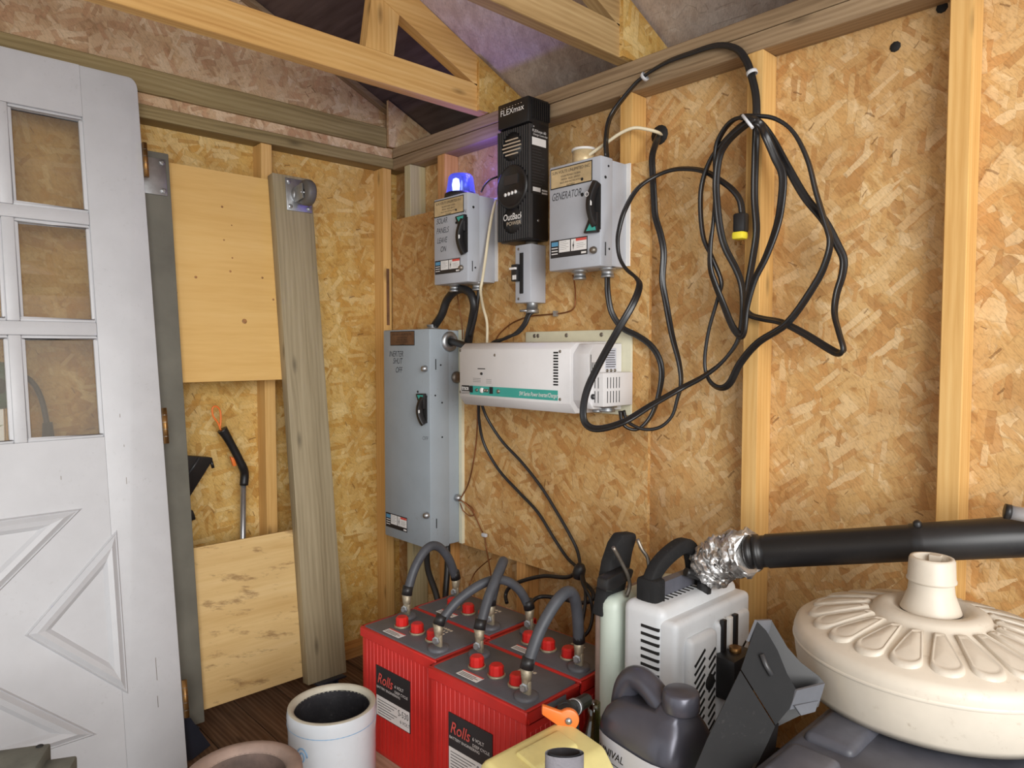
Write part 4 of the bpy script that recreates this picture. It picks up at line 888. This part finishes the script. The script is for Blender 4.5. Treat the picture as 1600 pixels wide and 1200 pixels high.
# black wedge tool and clip on left wall
pl = [onL(x, y, .14) for x, y in ((270, 712), (292, 712), (332, 715), (333, 719), (300, 772), (282, 800), (268, 800))]
t = thing('black_tool', pl[5], 'black plastic wedge shaped tool poking out behind the grey dolly plank', 'tool')
MB().prism(pl, (-.03, 0, 0)).build('blade', 'black_plastic', t, bevel=.003)
MB().cyl(onL(330, 720, .13), onL(333, 731, .13), .005, 8).build('peg', 'black_plastic', t)
MB().tube([onL(312, 715, .141), onL(294, 742, .141)], .004, 6).build('rib', 'fin_edge', t)
pl = [onL(x, y, .13) for x, y in ((292, 798), (302, 797), (305, 805), (307, 812), (298, 815), (292, 812))]
t = MB().prism(pl, (-.02, 0, 0)).build('black_clip', 'black_plastic', bevel=.004); tag(t, 'small black clip showing beside the dolly plank under the black tool', 'clip')
# seen through the door glass
pts = [onL(x, y, .14) for x, y in ((20, 585), (38, 588), (55, 603), (66, 628), (72, 655), (76, 680), (78, 712))]
t = thing('curved_tool', pts[-1], 'thin dark curved rod behind the lowest glass pane of the door', 'tool')
MB().tube(smooth_path(pts, 6), .007, 10).build('rod', 'black_plastic', t)
MB().tube([onL(74, 660, .14), onL(78, 720, .14)], [.012, .02], 12).build('socket', 'black_plastic', t)
p = onL(-4, 602, .16)
t = thing('green_reel', p, 'dark green round plastic housing behind the door glass at the picture edge', 'reel')
MB().lathe([(0, -.05), (.045, -.05), (.06, -.03), (.062, .02), (.05, .04), (.02, .045), (0, .045)], p, (1, -.1, 0), 24).build('housing', 'green', t)
MB().lathe([(.02, .044), (.02, .055), (0, .056)], p, (1, -.1, 0), 14).build('hub', 'black_plastic', t)

rs = random.Random(3); mb = MB()
for i in range(700):
    c = Vector((-1.1 + rs.gauss(0, .28), -1.9 + rs.gauss(0, .5), max(.05, .62 + rs.gauss(0, .3)))); a = Vector((rs.gauss(0, 1), rs.gauss(0, 1), rs.gauss(0, 1))).normalized(); b_ = a.orthogonal().normalized()
    mb.add([c - a * .05, c + b_ * .02, c + a * .05, c - b_ * .02], [(0, 1, 2, 3)])
t = thing('shrub', (-1.1, -1.9, 0), 'leafy green shrub outside, glimpsed through the door glass at the left edge', 'shrub')
o = mb.build('foliage', 'leaf', t); o['kind'] = 'stuff'
for dx, dy in ((0, 0), (.1, .25), (-.08, -.3)): MB().tube([(-1.1, -1.9, 0), (-1.1 + dx, -1.9 + dy, .7)], [.02, .008], 8).build('stem', 'plate', t)

# ================================================================== FLOOR THINGS ON THE LEFT
c0 = onZ(519, 1099, .355); c0.z = DZ
t = thing('stoneware_crock', c0, 'white stoneware crock with blue printed emblem and black inside', 'crock')
H_ = .245; R_ = .098
MB().lathe([(0, 0), (R_ * .93, 0), (R_ * .97, .01), (R_ * .98, .19), (R_ * 1.0, .215), (R_ * 1.01, H_ - .012), (R_ * .985, H_)], c0, n=56).build('wall', 'crock', t)
MB().lathe([(R_ * .985, H_), (R_ * .93, H_ + .003), (R_ * .86, H_ - .002), (R_ * .845, H_ - .012)], c0, n=56).build('rim', 'crock_rim', t)
MB().lathe([(R_ * .846, H_ - .01), (R_ * .84, H_ - .05), (R_ * .82, .1), (R_ * .6, .085), (0, .08)], c0, n=48).build('inner_wall', 'soot', t)
def on_crock(a, z): return c0 + Vector((math.cos(a) * R_ * .985, math.sin(a) * R_ * .985, z))
va = math.atan2(CAM.y - c0.y, CAM.x - c0.x) - .74
pts = [on_crock(va + .16 * math.cos(s * .45) * (1 - s * .035), .172 + .020 * math.sin(s * .45) * (1 - s * .035)) for s in range(26)]
pts2 = [on_crock(va + .14 - .03 * s + .06 * math.sin(s), .145 - .004 * s) for s in range(9)]
e = MB().tube(pts, .0016, 6).build('emblem', 'cobalt', t); MB().tube(smooth_path(pts2, 3), .0014, 6).build('emblem_stroke', 'cobalt', e)
mb = MB(); r0 = R_ * .995
mb.lathe([(r0, .213), (r0 + .0012, .2145), (r0, .216)], c0, n=48); mb.build('glaze_line', 'cobalt', t)
c1 = onZ(379, 1204, .36); c1.z = DZ
t = thing('stone_bowl', c1, 'heavy brown stone bowl with a thick rounded rim in front of the door', 'bowl')
R1 = .111; H1 = .25
MB().lathe([(0, 0), (R1 * .7, 0), (R1 * .78, .01), (R1 * .98, H1 * .6), (R1, H1 * .88), (R1 * .97, H1 - .003), (R1 * .9, H1 + .002), (R1 * .74, H1 + .002), (R1 * .70, H1 - .012)], c1, n=56).build('wall', 'stone', t)
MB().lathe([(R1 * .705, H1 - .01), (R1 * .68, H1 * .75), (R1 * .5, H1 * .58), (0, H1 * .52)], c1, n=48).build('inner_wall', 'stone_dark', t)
# grey wooden stool
a0 = onZ(80, 1160, .45)
t = thing('wooden_sawhorse', (a0.x, a0.y - .12, 0), 'old grey painted wooden sawhorse end in the bottom left corner', 'sawhorse')
e1 = (onZ(80, 1160, .45) - onZ(0, 1171, .45)); e1.z = 0; e1.normalize(); e2 = Vector((e1.y, -e1.x, 0))
if e2.dot(RT) < 0 and False: e2 = -e2
if e2.dot(CAM - a0) < 0: e2 = -e2
mb = MB(); mb.frame_box(a0 - e1 * .5 - Z * .04, e1, e2, Z, .5, .09, .04); mb.build('top_plank', 'grey_wood', t, bevel=.004)
b1 = onZ(116, 1180, .43)
mb = MB(); mb.frame_box(b1 - e1 * .045 - Z * .12, e1, e2, Z, .05, .12, .12); mb.build('end_cleat', 'grey_wood', t, bevel=.004)
for k in (0.05, .42):
    mb = MB(); mb.frame_box(a0 - e1 * (.5 - k) - Vector((0, 0, .45)), e1, e2, Z, .04, .07, .42); mb.build('leg', 'grey_wood', t, bevel=.003)
mb = MB(); mb.frame_box(b1 - e1 * .045 - Z * .43, e1, e2, Z, .04, .06, .32); mb.build('leg', 'grey_wood', t, bevel=.003)
p = onZ(62, 1166, .45); MB().lathe([(.006, 0), (.006, .001), (0, .001)], p, Z, 10).build('nail', 'slot', t)

# ================================================================== LEAF BLOWER
t = thing('leaf_blower', (1.59, -.3, DZ), 'white backpack leaf blower with slotted engine cover and black top handle', 'leaf blower')
bx0, bx1, by0, by1, bz1 = 1.530, 1.632, -.462, -.175, .645
MB().box(bx0, by0, DZ + .03, bx1, by1, bz1).build('housing', 'blower', t, bevel=.02, seg=4)
MB().box(bx1 - .03, by0 + .004, DZ + .06, bx1 + .028, by1 - .0, bz1 - .02).build('engine_cover', 'blower', t, bevel=.012, seg=3)
ec = MB().box(bx1 + .02, by0 + .03, DZ + .1, bx1 + .046, by1 - .16, bz1 - .055).build('starter_cover', 'blower', t, bevel=.012, seg=3)
MB().box(bx1 + .02, by1 - .15, DZ + .16, bx1 + .040, by1 - .02, bz1 - .05).build('side_cover', 'blower', t, bevel=.01, seg=3)
for k in range(16):
    z = .368 + k * .0155; MB().box(bx1 - .052, by0 - .0012, z, bx1 - .010, by0 + .004, z + .0058).build('cooling_slot', 'slot', t)
for k in range(15):
    y = by0 + .045 + k * .015; MB().box(bx1 - .075, y, bz1 - .002, bx1 - .03, y + .004, bz1 + .0012).build('cooling_slot', 'slot', t)
for k in range(14):
    z = .32 + k * .0165
    for y0_, y1_ in ((by0 + .042, by0 + .080), (by0 + .092, by0 + .118)):
        MB().frame_box((bx1 + .0455, y0_, z), (0, .82, .57), (0, -.57, .82), X, (y1_ - y0_) * 1.15, .006, .0012).build('cooling_slot', 'slot', ec)
MB().lathe([(.016, 0), (.016, .002), (0, .0022)], (bx1 + .0455, by0 + .095, .49), X, 18).build('starter_hole', 'slot', ec)
for k in range(9): MB().frame_box((bx1 + .0395, by1 - .075, .34 + k * .02), (0, .82, .57), (0, -.57, .82), X, .045, .006, .0012).build('cooling_slot', 'slot', t)
for y in (by1 - .142, by1 - .118, by1 - .096): MB().box(bx1 + .036, y, .50, bx1 + .046, y + .014, .60).build('vent_bar', 'black_plastic' if y != by1 - .118 else 'flange', t, bevel=.002)
cb = MB().box(bx1 + .03, by1 - .165, .445, bx1 + .085, by1 - .075, .535).build('carburettor_box', 'black_plastic', t, bevel=.012, seg=2)
MB().cyl((bx1 + .06, by1 - .12, .53), (bx1 + .06, by1 - .12, .545), .012, 12).build('fuel_bulb', 'brass', cb)
MB().tube(smooth_path([(bx1 + .02, by0 + .10, .25), (bx1 + .07, by0 + .13, .27), (bx1 + .11, by0 + .19, .30), (bx1 + .12, by0 + .25, .30)], 5), .024, 14).build('intake_hose', 'chute', t)
for k in range(2): MB().box(bx0 + .035 + k * .018, by0 + .028, bz1 - .001, bx0 + .043 + k * .018, by0 + .065, bz1 + .001).build('cooling_slot', 'slot', t)
# back plate
MB().box(1.458, -.458, DZ, 1.512, -.20, .632).build('back_plate', 'blower_plate', t, bevel=.024, seg=4)
MB().box(1.446, -.450, DZ, 1.470, -.21, .625).build('back_pad', 'stone', t, bevel=.010, seg=3)
MB().cyl((1.50, -.40, .52), (1.54, -.40, .52), .02, 12).build('rubber_mount', 'rubber', t); MB().cyl((1.50, -.40, .25), (1.54, -.40, .25), .02, 12).build('rubber_mount', 'rubber', t)
# handle
hp = [(1.575, -.428, .62), (1.575, -.425, .678), (1.575, -.392, .712), (1.575, -.325, .733), (1.575, -.287, .724), (1.575, -.270, .69), (1.575, -.262, .62)]
hd = MB().tube(smooth_path(hp, 5), .0155, prof=[(-.8, -1), (.8, -1), (1, 0), (.8, 1), (-.8, 1), (-1, 0)], up=(1, 0, 0)).build('handle', 'chute', t, bevel=.004)
MB().box(1.550, -.443, .632, 1.60, -.405, .69).build('handle_foot', 'chute', hd, bevel=.008)
MB().prism([(1.565, -.43, .635), (1.565, -.42, .675), (1.565, -.28, .675), (1.565, -.25, .635)], (.02, 0, 0)).build('handle_web', 'dusty', hd)
MB().tube(smooth_path([(1.615, -.29, .637), (1.615, -.29, .66), (1.61, -.30, .672), (1.595, -.33, .685)], 5), [.015] * 8 + [.009] * 8, 14).build('spark_boot', 'rubber', t)
# harness
hs_ = [(940, 965), (955, 880), (965, 850), (975, 835), (995, 833), (996, 842), (990, 862), (985, 890), (975, 935), (962, 965)]
MB().prism([onL(x, y, 1.48) for x, y in hs_], (-.03, 0, 0)).build('shoulder_pad', 'chute', t, bevel=.006)
MB().prism([onL(x, y, 1.505) for x, y in ((950, 905), (985, 888), (992, 890), (988, 905), (958, 925), (948, 925))], (-.03, 0, 0)).build('strap_fold', 'black_plastic', t, bevel=.005)
MB().tube(smooth_path([onL(958, 855, 1.505), onL(968, 873, 1.51), onL(980, 897, 1.515), onL(984, 915, 1.515), onL(979, 932, 1.51)], 4), .0042, 8).build('wire_hook', 'steel_rust', t)
MB().tube(smooth_path([onL(996, 842, 1.50), onL(1003, 858, 1.51), onL(1012, 872, 1.52), onL(1014, 892, 1.525)], 4), .0042, 8).build('wire_hook', 'steel_rust', t)
# foil joint and tube
fa = [onR(1108, 888, .27), onR(1122, 876, .275), onR(1138, 867, .285), onR(1152, 864, .295), onR(1172, 864, .305)]
fp = smooth_path(fa, 12); mb = MB(); mb.tube(fp, [.042 + .005 * math.sin(i * 1.3) + .003 * math.sin(i * 2.3) for i in range(len(fp))], 44)
for i, v in enumerate(mb.v): v += Vector((noise.noise(v * 60), noise.noise(v * 60 + X * 9), noise.noise(v * 60 + Y * 9))) * .008 + Vector((noise.noise(v * 170), noise.noise(v * 170 + X * 9), noise.noise(v * 170 + Y * 9))) * .005
mb.build('foil_joint', 'foil', t)
ta, tb = onR(1165, 863, .305), onR(1600, 838, .16); td = (tb - ta).normalized(); Lt = (tb - ta).length + .35
pr_ = [(.028, 0), (.033, .004), (.033, .012), (.030, .013), (.030, .018), (.034, .019), (.034, .027), (.031, .028), (.031, .04), (.033, .042), (.0325, Lt * .36), (.0345, Lt * .362), (.0345, Lt * .385), (.034, Lt * .39), (.036, Lt), (.033, Lt), (.031, Lt * .9), (.026, .02)]
tb_ = MB().lathe(pr_, ta, td, 40).build('blower_tube', 'black_plastic', t)
pj = ta + td * (Lt * .375); MB().lathe([(.007, .030), (.007, .040), (.004, .043), (0, .043)], pj, (0, -.3, 1), 12).build('tube_stud', 'black_plastic', tb_)
p = onR(1572, 799, .24); q_ = onR(1660, 815, .21)
o = thing('metal_pole', p, 'end of a shiny metal pole lying over the black blower tube at the right edge', 'pole')
MB().lathe([(.008, .002), (.0115, 0), (.0115, (q_ - p).length * 1.5), (0, (q_ - p).length * 1.5)], p, q_ - p, 20).build('tube', 'bright_metal', o)
MB().lathe([(0, -.002), (.0122, -.002), (.0122, .006), (0.010, .006)], p, q_ - p, 20).build('end_cap', 'rubber', o)

# ================================================================== JUG, BOTTLE, YELLOW CAN
jz = DZ; jc = Vector((1.716, -.604, DZ)); JS = 1.17
jf = Vector((FH.x, FH.y, 0)).normalized(); jr = Vector((RT.x, RT.y, 0))
jr = Vector((.99, -.14, 0)).normalized(); jf = Z.cross(jr)
t = thing('oil_jug', jc, 'charcoal grey plastic oil jug with handle and pale printed label', 'jug')
def jsec(z, w0, w1, dpt, n=28):
    out = []
    for i in range(n):
        a = 2 * PI * i / n; ca, sa = math.cos(a), math.sin(a); ex = .55
        out.append(jc + jr * ((w0 + w1) / 2 + (w1 - w0) / 2 * math.copysign(abs(ca) ** ex, ca)) + jf * (dpt * math.copysign(abs(sa) ** ex, sa)) + Z * z * JS)
    return out
secs = [(0, -.085, .085, .062), (.006, -.092, .092, .068), (.318, -.094, .094, .07), (.334, -.092, .092, .067), (.347, -.086, .088, .060), (.358, -.074, .084, .052), (.368, -.056, .078, .042), (.375, .020, .072, .034), (.385, .026, .068, .026)]
vs_ = []; n = 28
for s in secs: vs_ += jsec(*s)
fs = [(i * n + j, i * n + (j + 1) % n, (i + 1) * n + (j + 1) % n, (i + 1) * n + j) for i in range(len(secs) - 1) for j in range(n)] + [tuple(range(n - 1, -1, -1)), tuple((len(secs) - 1) * n + j for j in range(n))]
MB().add(vs_, fs, True).build('body', 'jug', t)
def J(x, z, y=0): return jc + jr * x + Z * z * JS + jf * y
MB().tube(smooth_path([J(-.066, .290), J(-.072, .335), J(-.068, .368), J(-.052, .390), J(-.028, .394), J(.000, .384), J(.022, .366), J(.034, .342)], 6), [.030 - .008 * min(1, i / 20) for i in range(43)], 16).build('handle', 'jug', t)
MB().lathe([(.024, .0), (.024, .012)], J(.056, .378), Z, 20).build('neck', 'jug', t)
cp = MB().lathe([(0, .006), (.029, .006), (.031, .010), (.030, .036), (.027, .040), (0, .040)], J(.056, .375), Z, 36, False).build('cap', 'jug', t, bevel=.001, seg=1)
lm = MB(); fr = []
for k in range(2):
    for i in range(13):
        x = -.086 + .172 * i / 12; zz = .03 if k == 0 else .322; ex = abs(x) / .094; yy = -.0712 * (1 - ex ** 3.636) ** .275
        fr.append(J(x, zz, yy - .0012))
lm.add(fr, [(i, i + 1, 14 + i, 13 + i) for i in range(12)], True); lb = lm.build('label', 'paper', t)
text('UNIVAL', .019, J(-.064, .296, -.0722), jr, Z, 'ink', lb, shear=.25, thin=.012, sx=.9)
mb = MB(); [mb.frame_box(J(-.064, .287 - .008 * k, -.0722), jr, Z, -jf, .055 + .02 * ((k * 7) % 3), .0012, .0006) for k in range(8)]; mb.build('print_line', 'fin_edge', lb)
bc_ = onZ(928, 1090, .455); bc_.z = DZ
t = thing('glass_bottle', bc_, 'pale green glass bottle standing between the jug and the batteries', 'bottle')
MB().lathe([(0, 0), (.030, 0), (.032, .01), (.032, .22), (.028, .26), (.016, .295), (.013, .31), (.013, .335), (.011, .335), (.011, .31), (.026, .26), (.030, .22), (.030, .01), (0, .008)], bc_, n=28).build('glass', 'bottle', t)
MB().lathe([(.0323, .11), (.0325, .112), (.0325, .2), (.0323, .202)], bc_, n=28).build('label', 'paper', t)
# yellow can with orange lever spout
yc = Vector((1.645, -.78, DZ)); ya = 0.0
t = thing('jerry_can', yc, 'faded yellow plastic jerry can with a moulded shoulder in front of the batteries', 'jerry can')
u1 = Vector((math.cos(ya), math.sin(ya), 0)); u2 = Vector((-math.sin(ya), math.cos(ya), 0))
def Yp(a, b_, z): return yc + u1 * a + u2 * b_ + Z * z
MB().prism([Yp(-.073, -.10, 0), Yp(.055, -.10, 0), Yp(.055, -.10, .345), Yp(.03, -.10, .375), Yp(-.06, -.10, .388), Yp(-.073, -.10, .375)], u2 * .19).build('body', 'yellow', t, bevel=.008, seg=2)
MB().prism([Yp(-.073, -.101, .335), Yp(.02, -.101, .335), Yp(.02, -.101, .35), Yp(-.073, -.101, .35)], u2 * -.003).build('seam_rib', 'yellow', t)
MB().prism([Yp(-.045, -.05, .378), Yp(.01, -.05, .372), Yp(.006, -.05, .385), Yp(-.04, -.05, .392)], u2 * .10).build('carry_grip', 'yellow', t, bevel=.005)
v0 = at(886, 1112, 1.27)
t = thing('tap_valve', v0, 'black pipe valve with a bright orange lever lying over the yellow can', 'valve')
ax_ = (at(930, 1085, 1.5) - v0).normalized()
MB().tube([v0 + ax_ * -.01, v0 + ax_ * .03, v0 + ax_ * .16], [.017, .014, .013], 16).build('pipe', 'black_plastic', t)
MB().lathe([(.018, -.008), (.018, .03), (0, .031)], v0, FW * -1, 20).build('valve_body', 'black_plastic', t)
c_ = v0 - FW * .034; lv = []
for i in range(15): a = -PI * .62 + PI * 1.35 * i / 14; lv.append(c_ + RT * (.019 * math.cos(a)) + UP * (.019 * math.sin(a)))
lv += [c_ + RT * -.046 + UP * .026, c_ + RT * -.047 + UP * .010]
lev = MB().prism(lv, FW * .012).build('lever', 'orange', t, bevel=.003)
MB().lathe([(.006, 0), (.006, .004), (0, .005)], c_, FW * -1, 8).build('screw', 'steel', lev)
MB().tube(smooth_path([v0 - Z * .005, v0 - Z * .03 + RT * .005, v0 - Z * .075 + RT * .006], 4), .017, 16).build('down_pipe', 'chute', t)
p = v0 + ax_ * .055; MB().lathe([(.0145, -.006), (.016, -.006), (.016, .006), (.0145, .006)], p, ax_, 20).build('hose_clamp', 'steel', t)
# felt pipe end
g0 = at(882, 1176, 1.01)
t = thing('padded_tube', g0, 'grey felt covered flat tube end at the bottom edge beside the yellow can', 'tube')
gp = [(math.cos(2 * PI * i / 20) * 1.5, math.sin(2 * PI * i / 20) * .72) for i in range(20)]
MB().tube([g0, g0 - Z * .02, g0 - Z * .12, Vector((g0.x, g0.y, DZ))], .0185, prof=gp, up=RT, caps=False).build('sleeve', 'cloth', t)
MB().tube([g0 + Z * .001, g0 - Z * .05], .015, prof=gp, up=RT, caps=False).build('lining', 'soot', t)
MB().tube([g0 - Z * .012, g0 - Z * .014], .0155, prof=gp, up=RT).build('core', 'stud2', t)

# ================================================================== UMBRELLA BASE, TOTE, CHUTE
tc = Vector((2.10, -.40, DZ))
t = thing('storage_tote', tc, 'dusty dark grey plastic tote under the cream umbrella base', 'tote')
TX0, TX1, TY0, TY1, TZ = 1.935, 2.60, -.72, -.10, .578
MB().prism([(TX0 + .03, TY0 + .03, DZ), (TX1 - .03, TY0 + .03, DZ), (TX1 - .03, TY1, DZ), (TX0 + .03, TY1, DZ)], (0, 0, TZ - DZ - .05)).build('tub', 'dusty', t, bevel=.02, seg=3)
MB().box(TX0, TY0, TZ - .06, TX1, TY1, TZ - .012).build('lid', 'dusty', t, bevel=.02, seg=3)
for x0, x1, y0, y1 in ((1.955, 2.03, -.70, -.60), (2.06, 2.16, -.70, -.58), (2.19, 2.32, -.70, -.58), (1.955, 2.03, -.57, -.45), (2.36, 2.5, -.70, -.58)):
    MB().box(x0, y0, TZ - .03, x1, y1, TZ).build('lid_pad', 'dusty', t, bevel=.012, seg=3)
MB().box(2.02, TY0 - .012, TZ - .08, 2.12, TY0 + .01, TZ - .02).build('latch', 'dusty', t, bevel=.005)
uc = Vector((2.046, -.297, TZ)); UR = .211; UH = .098
t = thing('umbrella_base', uc, 'round cream plastic parasol base with petal pattern and short collar', 'umbrella base')
def utop(r): return UH + .045 * (1 - (r / UR) ** 1.6)
prof = [(0, .004), (UR * .90, .004), (UR * .93, .0), (UR * .955, .012), (UR * .985, .05), (UR, .075), (UR, UH - .012), (UR * .985, UH - .002), (UR * .95, utop(UR * .95)), (UR * .8, utop(UR * .8)), (UR * .6, utop(UR * .6)), (UR * .42, utop(UR * .42)), (UR * .40, utop(UR * .4) + .008), (UR * .34, utop(UR * .34) + .012), (UR * .27, utop(UR * .27) + .008), (UR * .25, utop(UR * .25)), (0, utop(0))]
MB().lathe(prof, uc, n=72).build('weight', 'cream', t)
MB().lathe([(UR * 1.0, .072), (UR * 1.008, .075), (UR * 1.0, .078)], uc, n=72).build('seam', 'cream', t)
NP = 20
pm = None
for k in range(NP):
    a = 2 * PI * k / NP + .1
    if pm is None:
        nseg = 18; rings = []
        r0_, r1_, w0_, w1_ = UR * .43, UR * .80, .0075, .0225; out = []
        out += [(r0_, -w0_), ((r0_ * 2 + r1_) / 3, -w0_ - (w1_ - w0_) / 3), ((r0_ + r1_ * 2) / 3, -w0_ - (w1_ - w0_) * 2 / 3)]
        for j in range(10): a_ = -PI / 2 + PI * j / 9; out.append((r1_ + UR * .09 * math.cos(a_), w1_ * math.sin(a_)))
        out += [((r0_ + r1_ * 2) / 3, w0_ + (w1_ - w0_) * 2 / 3), ((r0_ * 2 + r1_) / 3, w0_ + (w1_ - w0_) / 3), (r0_, w0_)]; nseg = len(out)
        cr = (UR * .66, 0)
        vs_ = []
        for s, h in ((1, -.001), (.97, .004), (.86, .0065), (.78, .0045), (.70, .0055), (.0, .006)):
            for (rr, wd) in out:
                r2 = cr[0] + (rr - cr[0]) * s; w2 = wd * s; vs_.append((r2, w2, utop(min(UR, math.hypot(r2, w2))) + h))
        fs = [(i * nseg + j, i * nseg + (j + 1) % nseg, (i + 1) * nseg + (j + 1) % nseg, (i + 1) * nseg + j) for i in range(5) for j in range(nseg)]
        o = MB().add(vs_, fs, True).build('petal', 'cream', t, world=False); pm = o
    else:
        o = pm.copy(); C.objects.link(o); o.parent = t
    o.rotation_euler = (0, 0, a)
cz0 = utop(0)
MB().lathe([(UR * .215, cz0 - .002), (UR * .195, cz0 + .010), (UR * .165, cz0 + .028), (.033, cz0 + .045), (.033, cz0 + .05), (0, cz0 + .05)], uc, n=40).build('neck', 'cream', t)
MB().lathe([(.034, cz0 + .045), (.037, cz0 + .047), (.037, cz0 + .05), (.0355, cz0 + .052), (.034, cz0 + .082), (.032, cz0 + .086), (.028, cz0 + .086), (.026, cz0 + .085), (.026, cz0 + .055), (0, cz0 + .055)], uc, n=40).build('collar', 'cream', t)
MB().box(uc.x - .008, uc.y + .012, uc.z + cz0 + .056, uc.x + .008, uc.y + .026, uc.z + cz0 + .086).build('clamp_tab', 'cream', t)

# chute
t = thing('leaf_chute', at(1180, 1260, 1.05), 'charcoal plastic leaf chute standing between the jug and the tote', 'chute')
fr = [(1183, 971, 1.13), (1197, 985, 1.13), (1215, 1016, 1.115), (1230, 1053, 1.10), (1245, 1079, 1.09), (1233, 1108, 1.09), (1212, 1133, 1.085), (1158, 1046, 1.115), (1170, 1010, 1.125)]
def sheet(name, pts, mat, th=.004, par=t):
    P = [at(q[0], q[1], q[2] - .03) for q in pts]; nn = Vector((0, 0, 0))
    for i in range(len(P)): nn += P[i].cross(P[(i + 1) % len(P)])
    nn.normalize(); cc = sum(P, Vector((0, 0, 0))) / len(P); P = [CAM + ray(q[0], q[1]) * ((cc - CAM).dot(nn) / ray(q[0], q[1]).dot(nn)) for q in pts]
    return MB().prism(P, nn * th).build(name, mat, par)
sheet('upper_face', fr, 'chute')
sheet('lower_face', [(1157, 1048, 1.11), (1211, 1135, 1.08), (1200, 1160, 1.078), (1150, 1262, 1.04), (1060, 1262, 1.06), (1104, 1157, 1.085)], 'chute', .006)
sheet('end_panel', [(1245, 1079, 1.09), (1289, 1068, 1.115), (1285, 1083, 1.115), (1279, 1099, 1.11), (1234, 1109, 1.09)], 'chute_edge')
sheet('end_lip', [(1242, 1103, 1.088), (1279, 1095, 1.108), (1274, 1112, 1.106), (1252, 1118, 1.09)], 'chute_edge')
sheet('back_face', [(1200, 969, 1.17), (1206, 970, 1.17), (1230, 1011, 1.165), (1251, 1035, 1.155), (1280, 1057, 1.14), (1289, 1068, 1.13), (1279, 1104, 1.13), (1215, 1135, 1.14), (1165, 1050, 1.17)], 'black_plastic')
sheet('top_tip', [(1170, 1003, 1.128), (1183, 970, 1.13), (1206, 969, 1.17), (1200, 1000, 1.175)], 'chute_edge')
sheet('side_face', [(1211, 1135, 1.08), (1217, 1130, 1.14), (1200, 1262, 1.10), (1150, 1262, 1.04)], 'black_plastic')
MB().tube([at(1190, 1022, 1.083), at(1197, 1040, 1.078), at(1206, 1055, 1.073)], .004, 8).build('clip', 'fin_edge', t)

p = at(1190, 1186, 1.12); p = Vector((p.x, p.y, DZ)); hz = at(1190, 1186, 1.12).z - DZ
t = thing('spray_bottle', p, 'small yellow green bottle half hidden between the chute and the tote', 'bottle')
MB().lathe([(0, 0), (.018, 0), (.019, .01), (.019, hz - .03), (.010, hz - .012), (.010, hz)], p, n=20).build('body', 'leaf', t)
MB().lathe([(.012, hz - .012), (.012, hz + .006), (0, hz + .007)], p, n=16).build('cap', 'leaf', t)
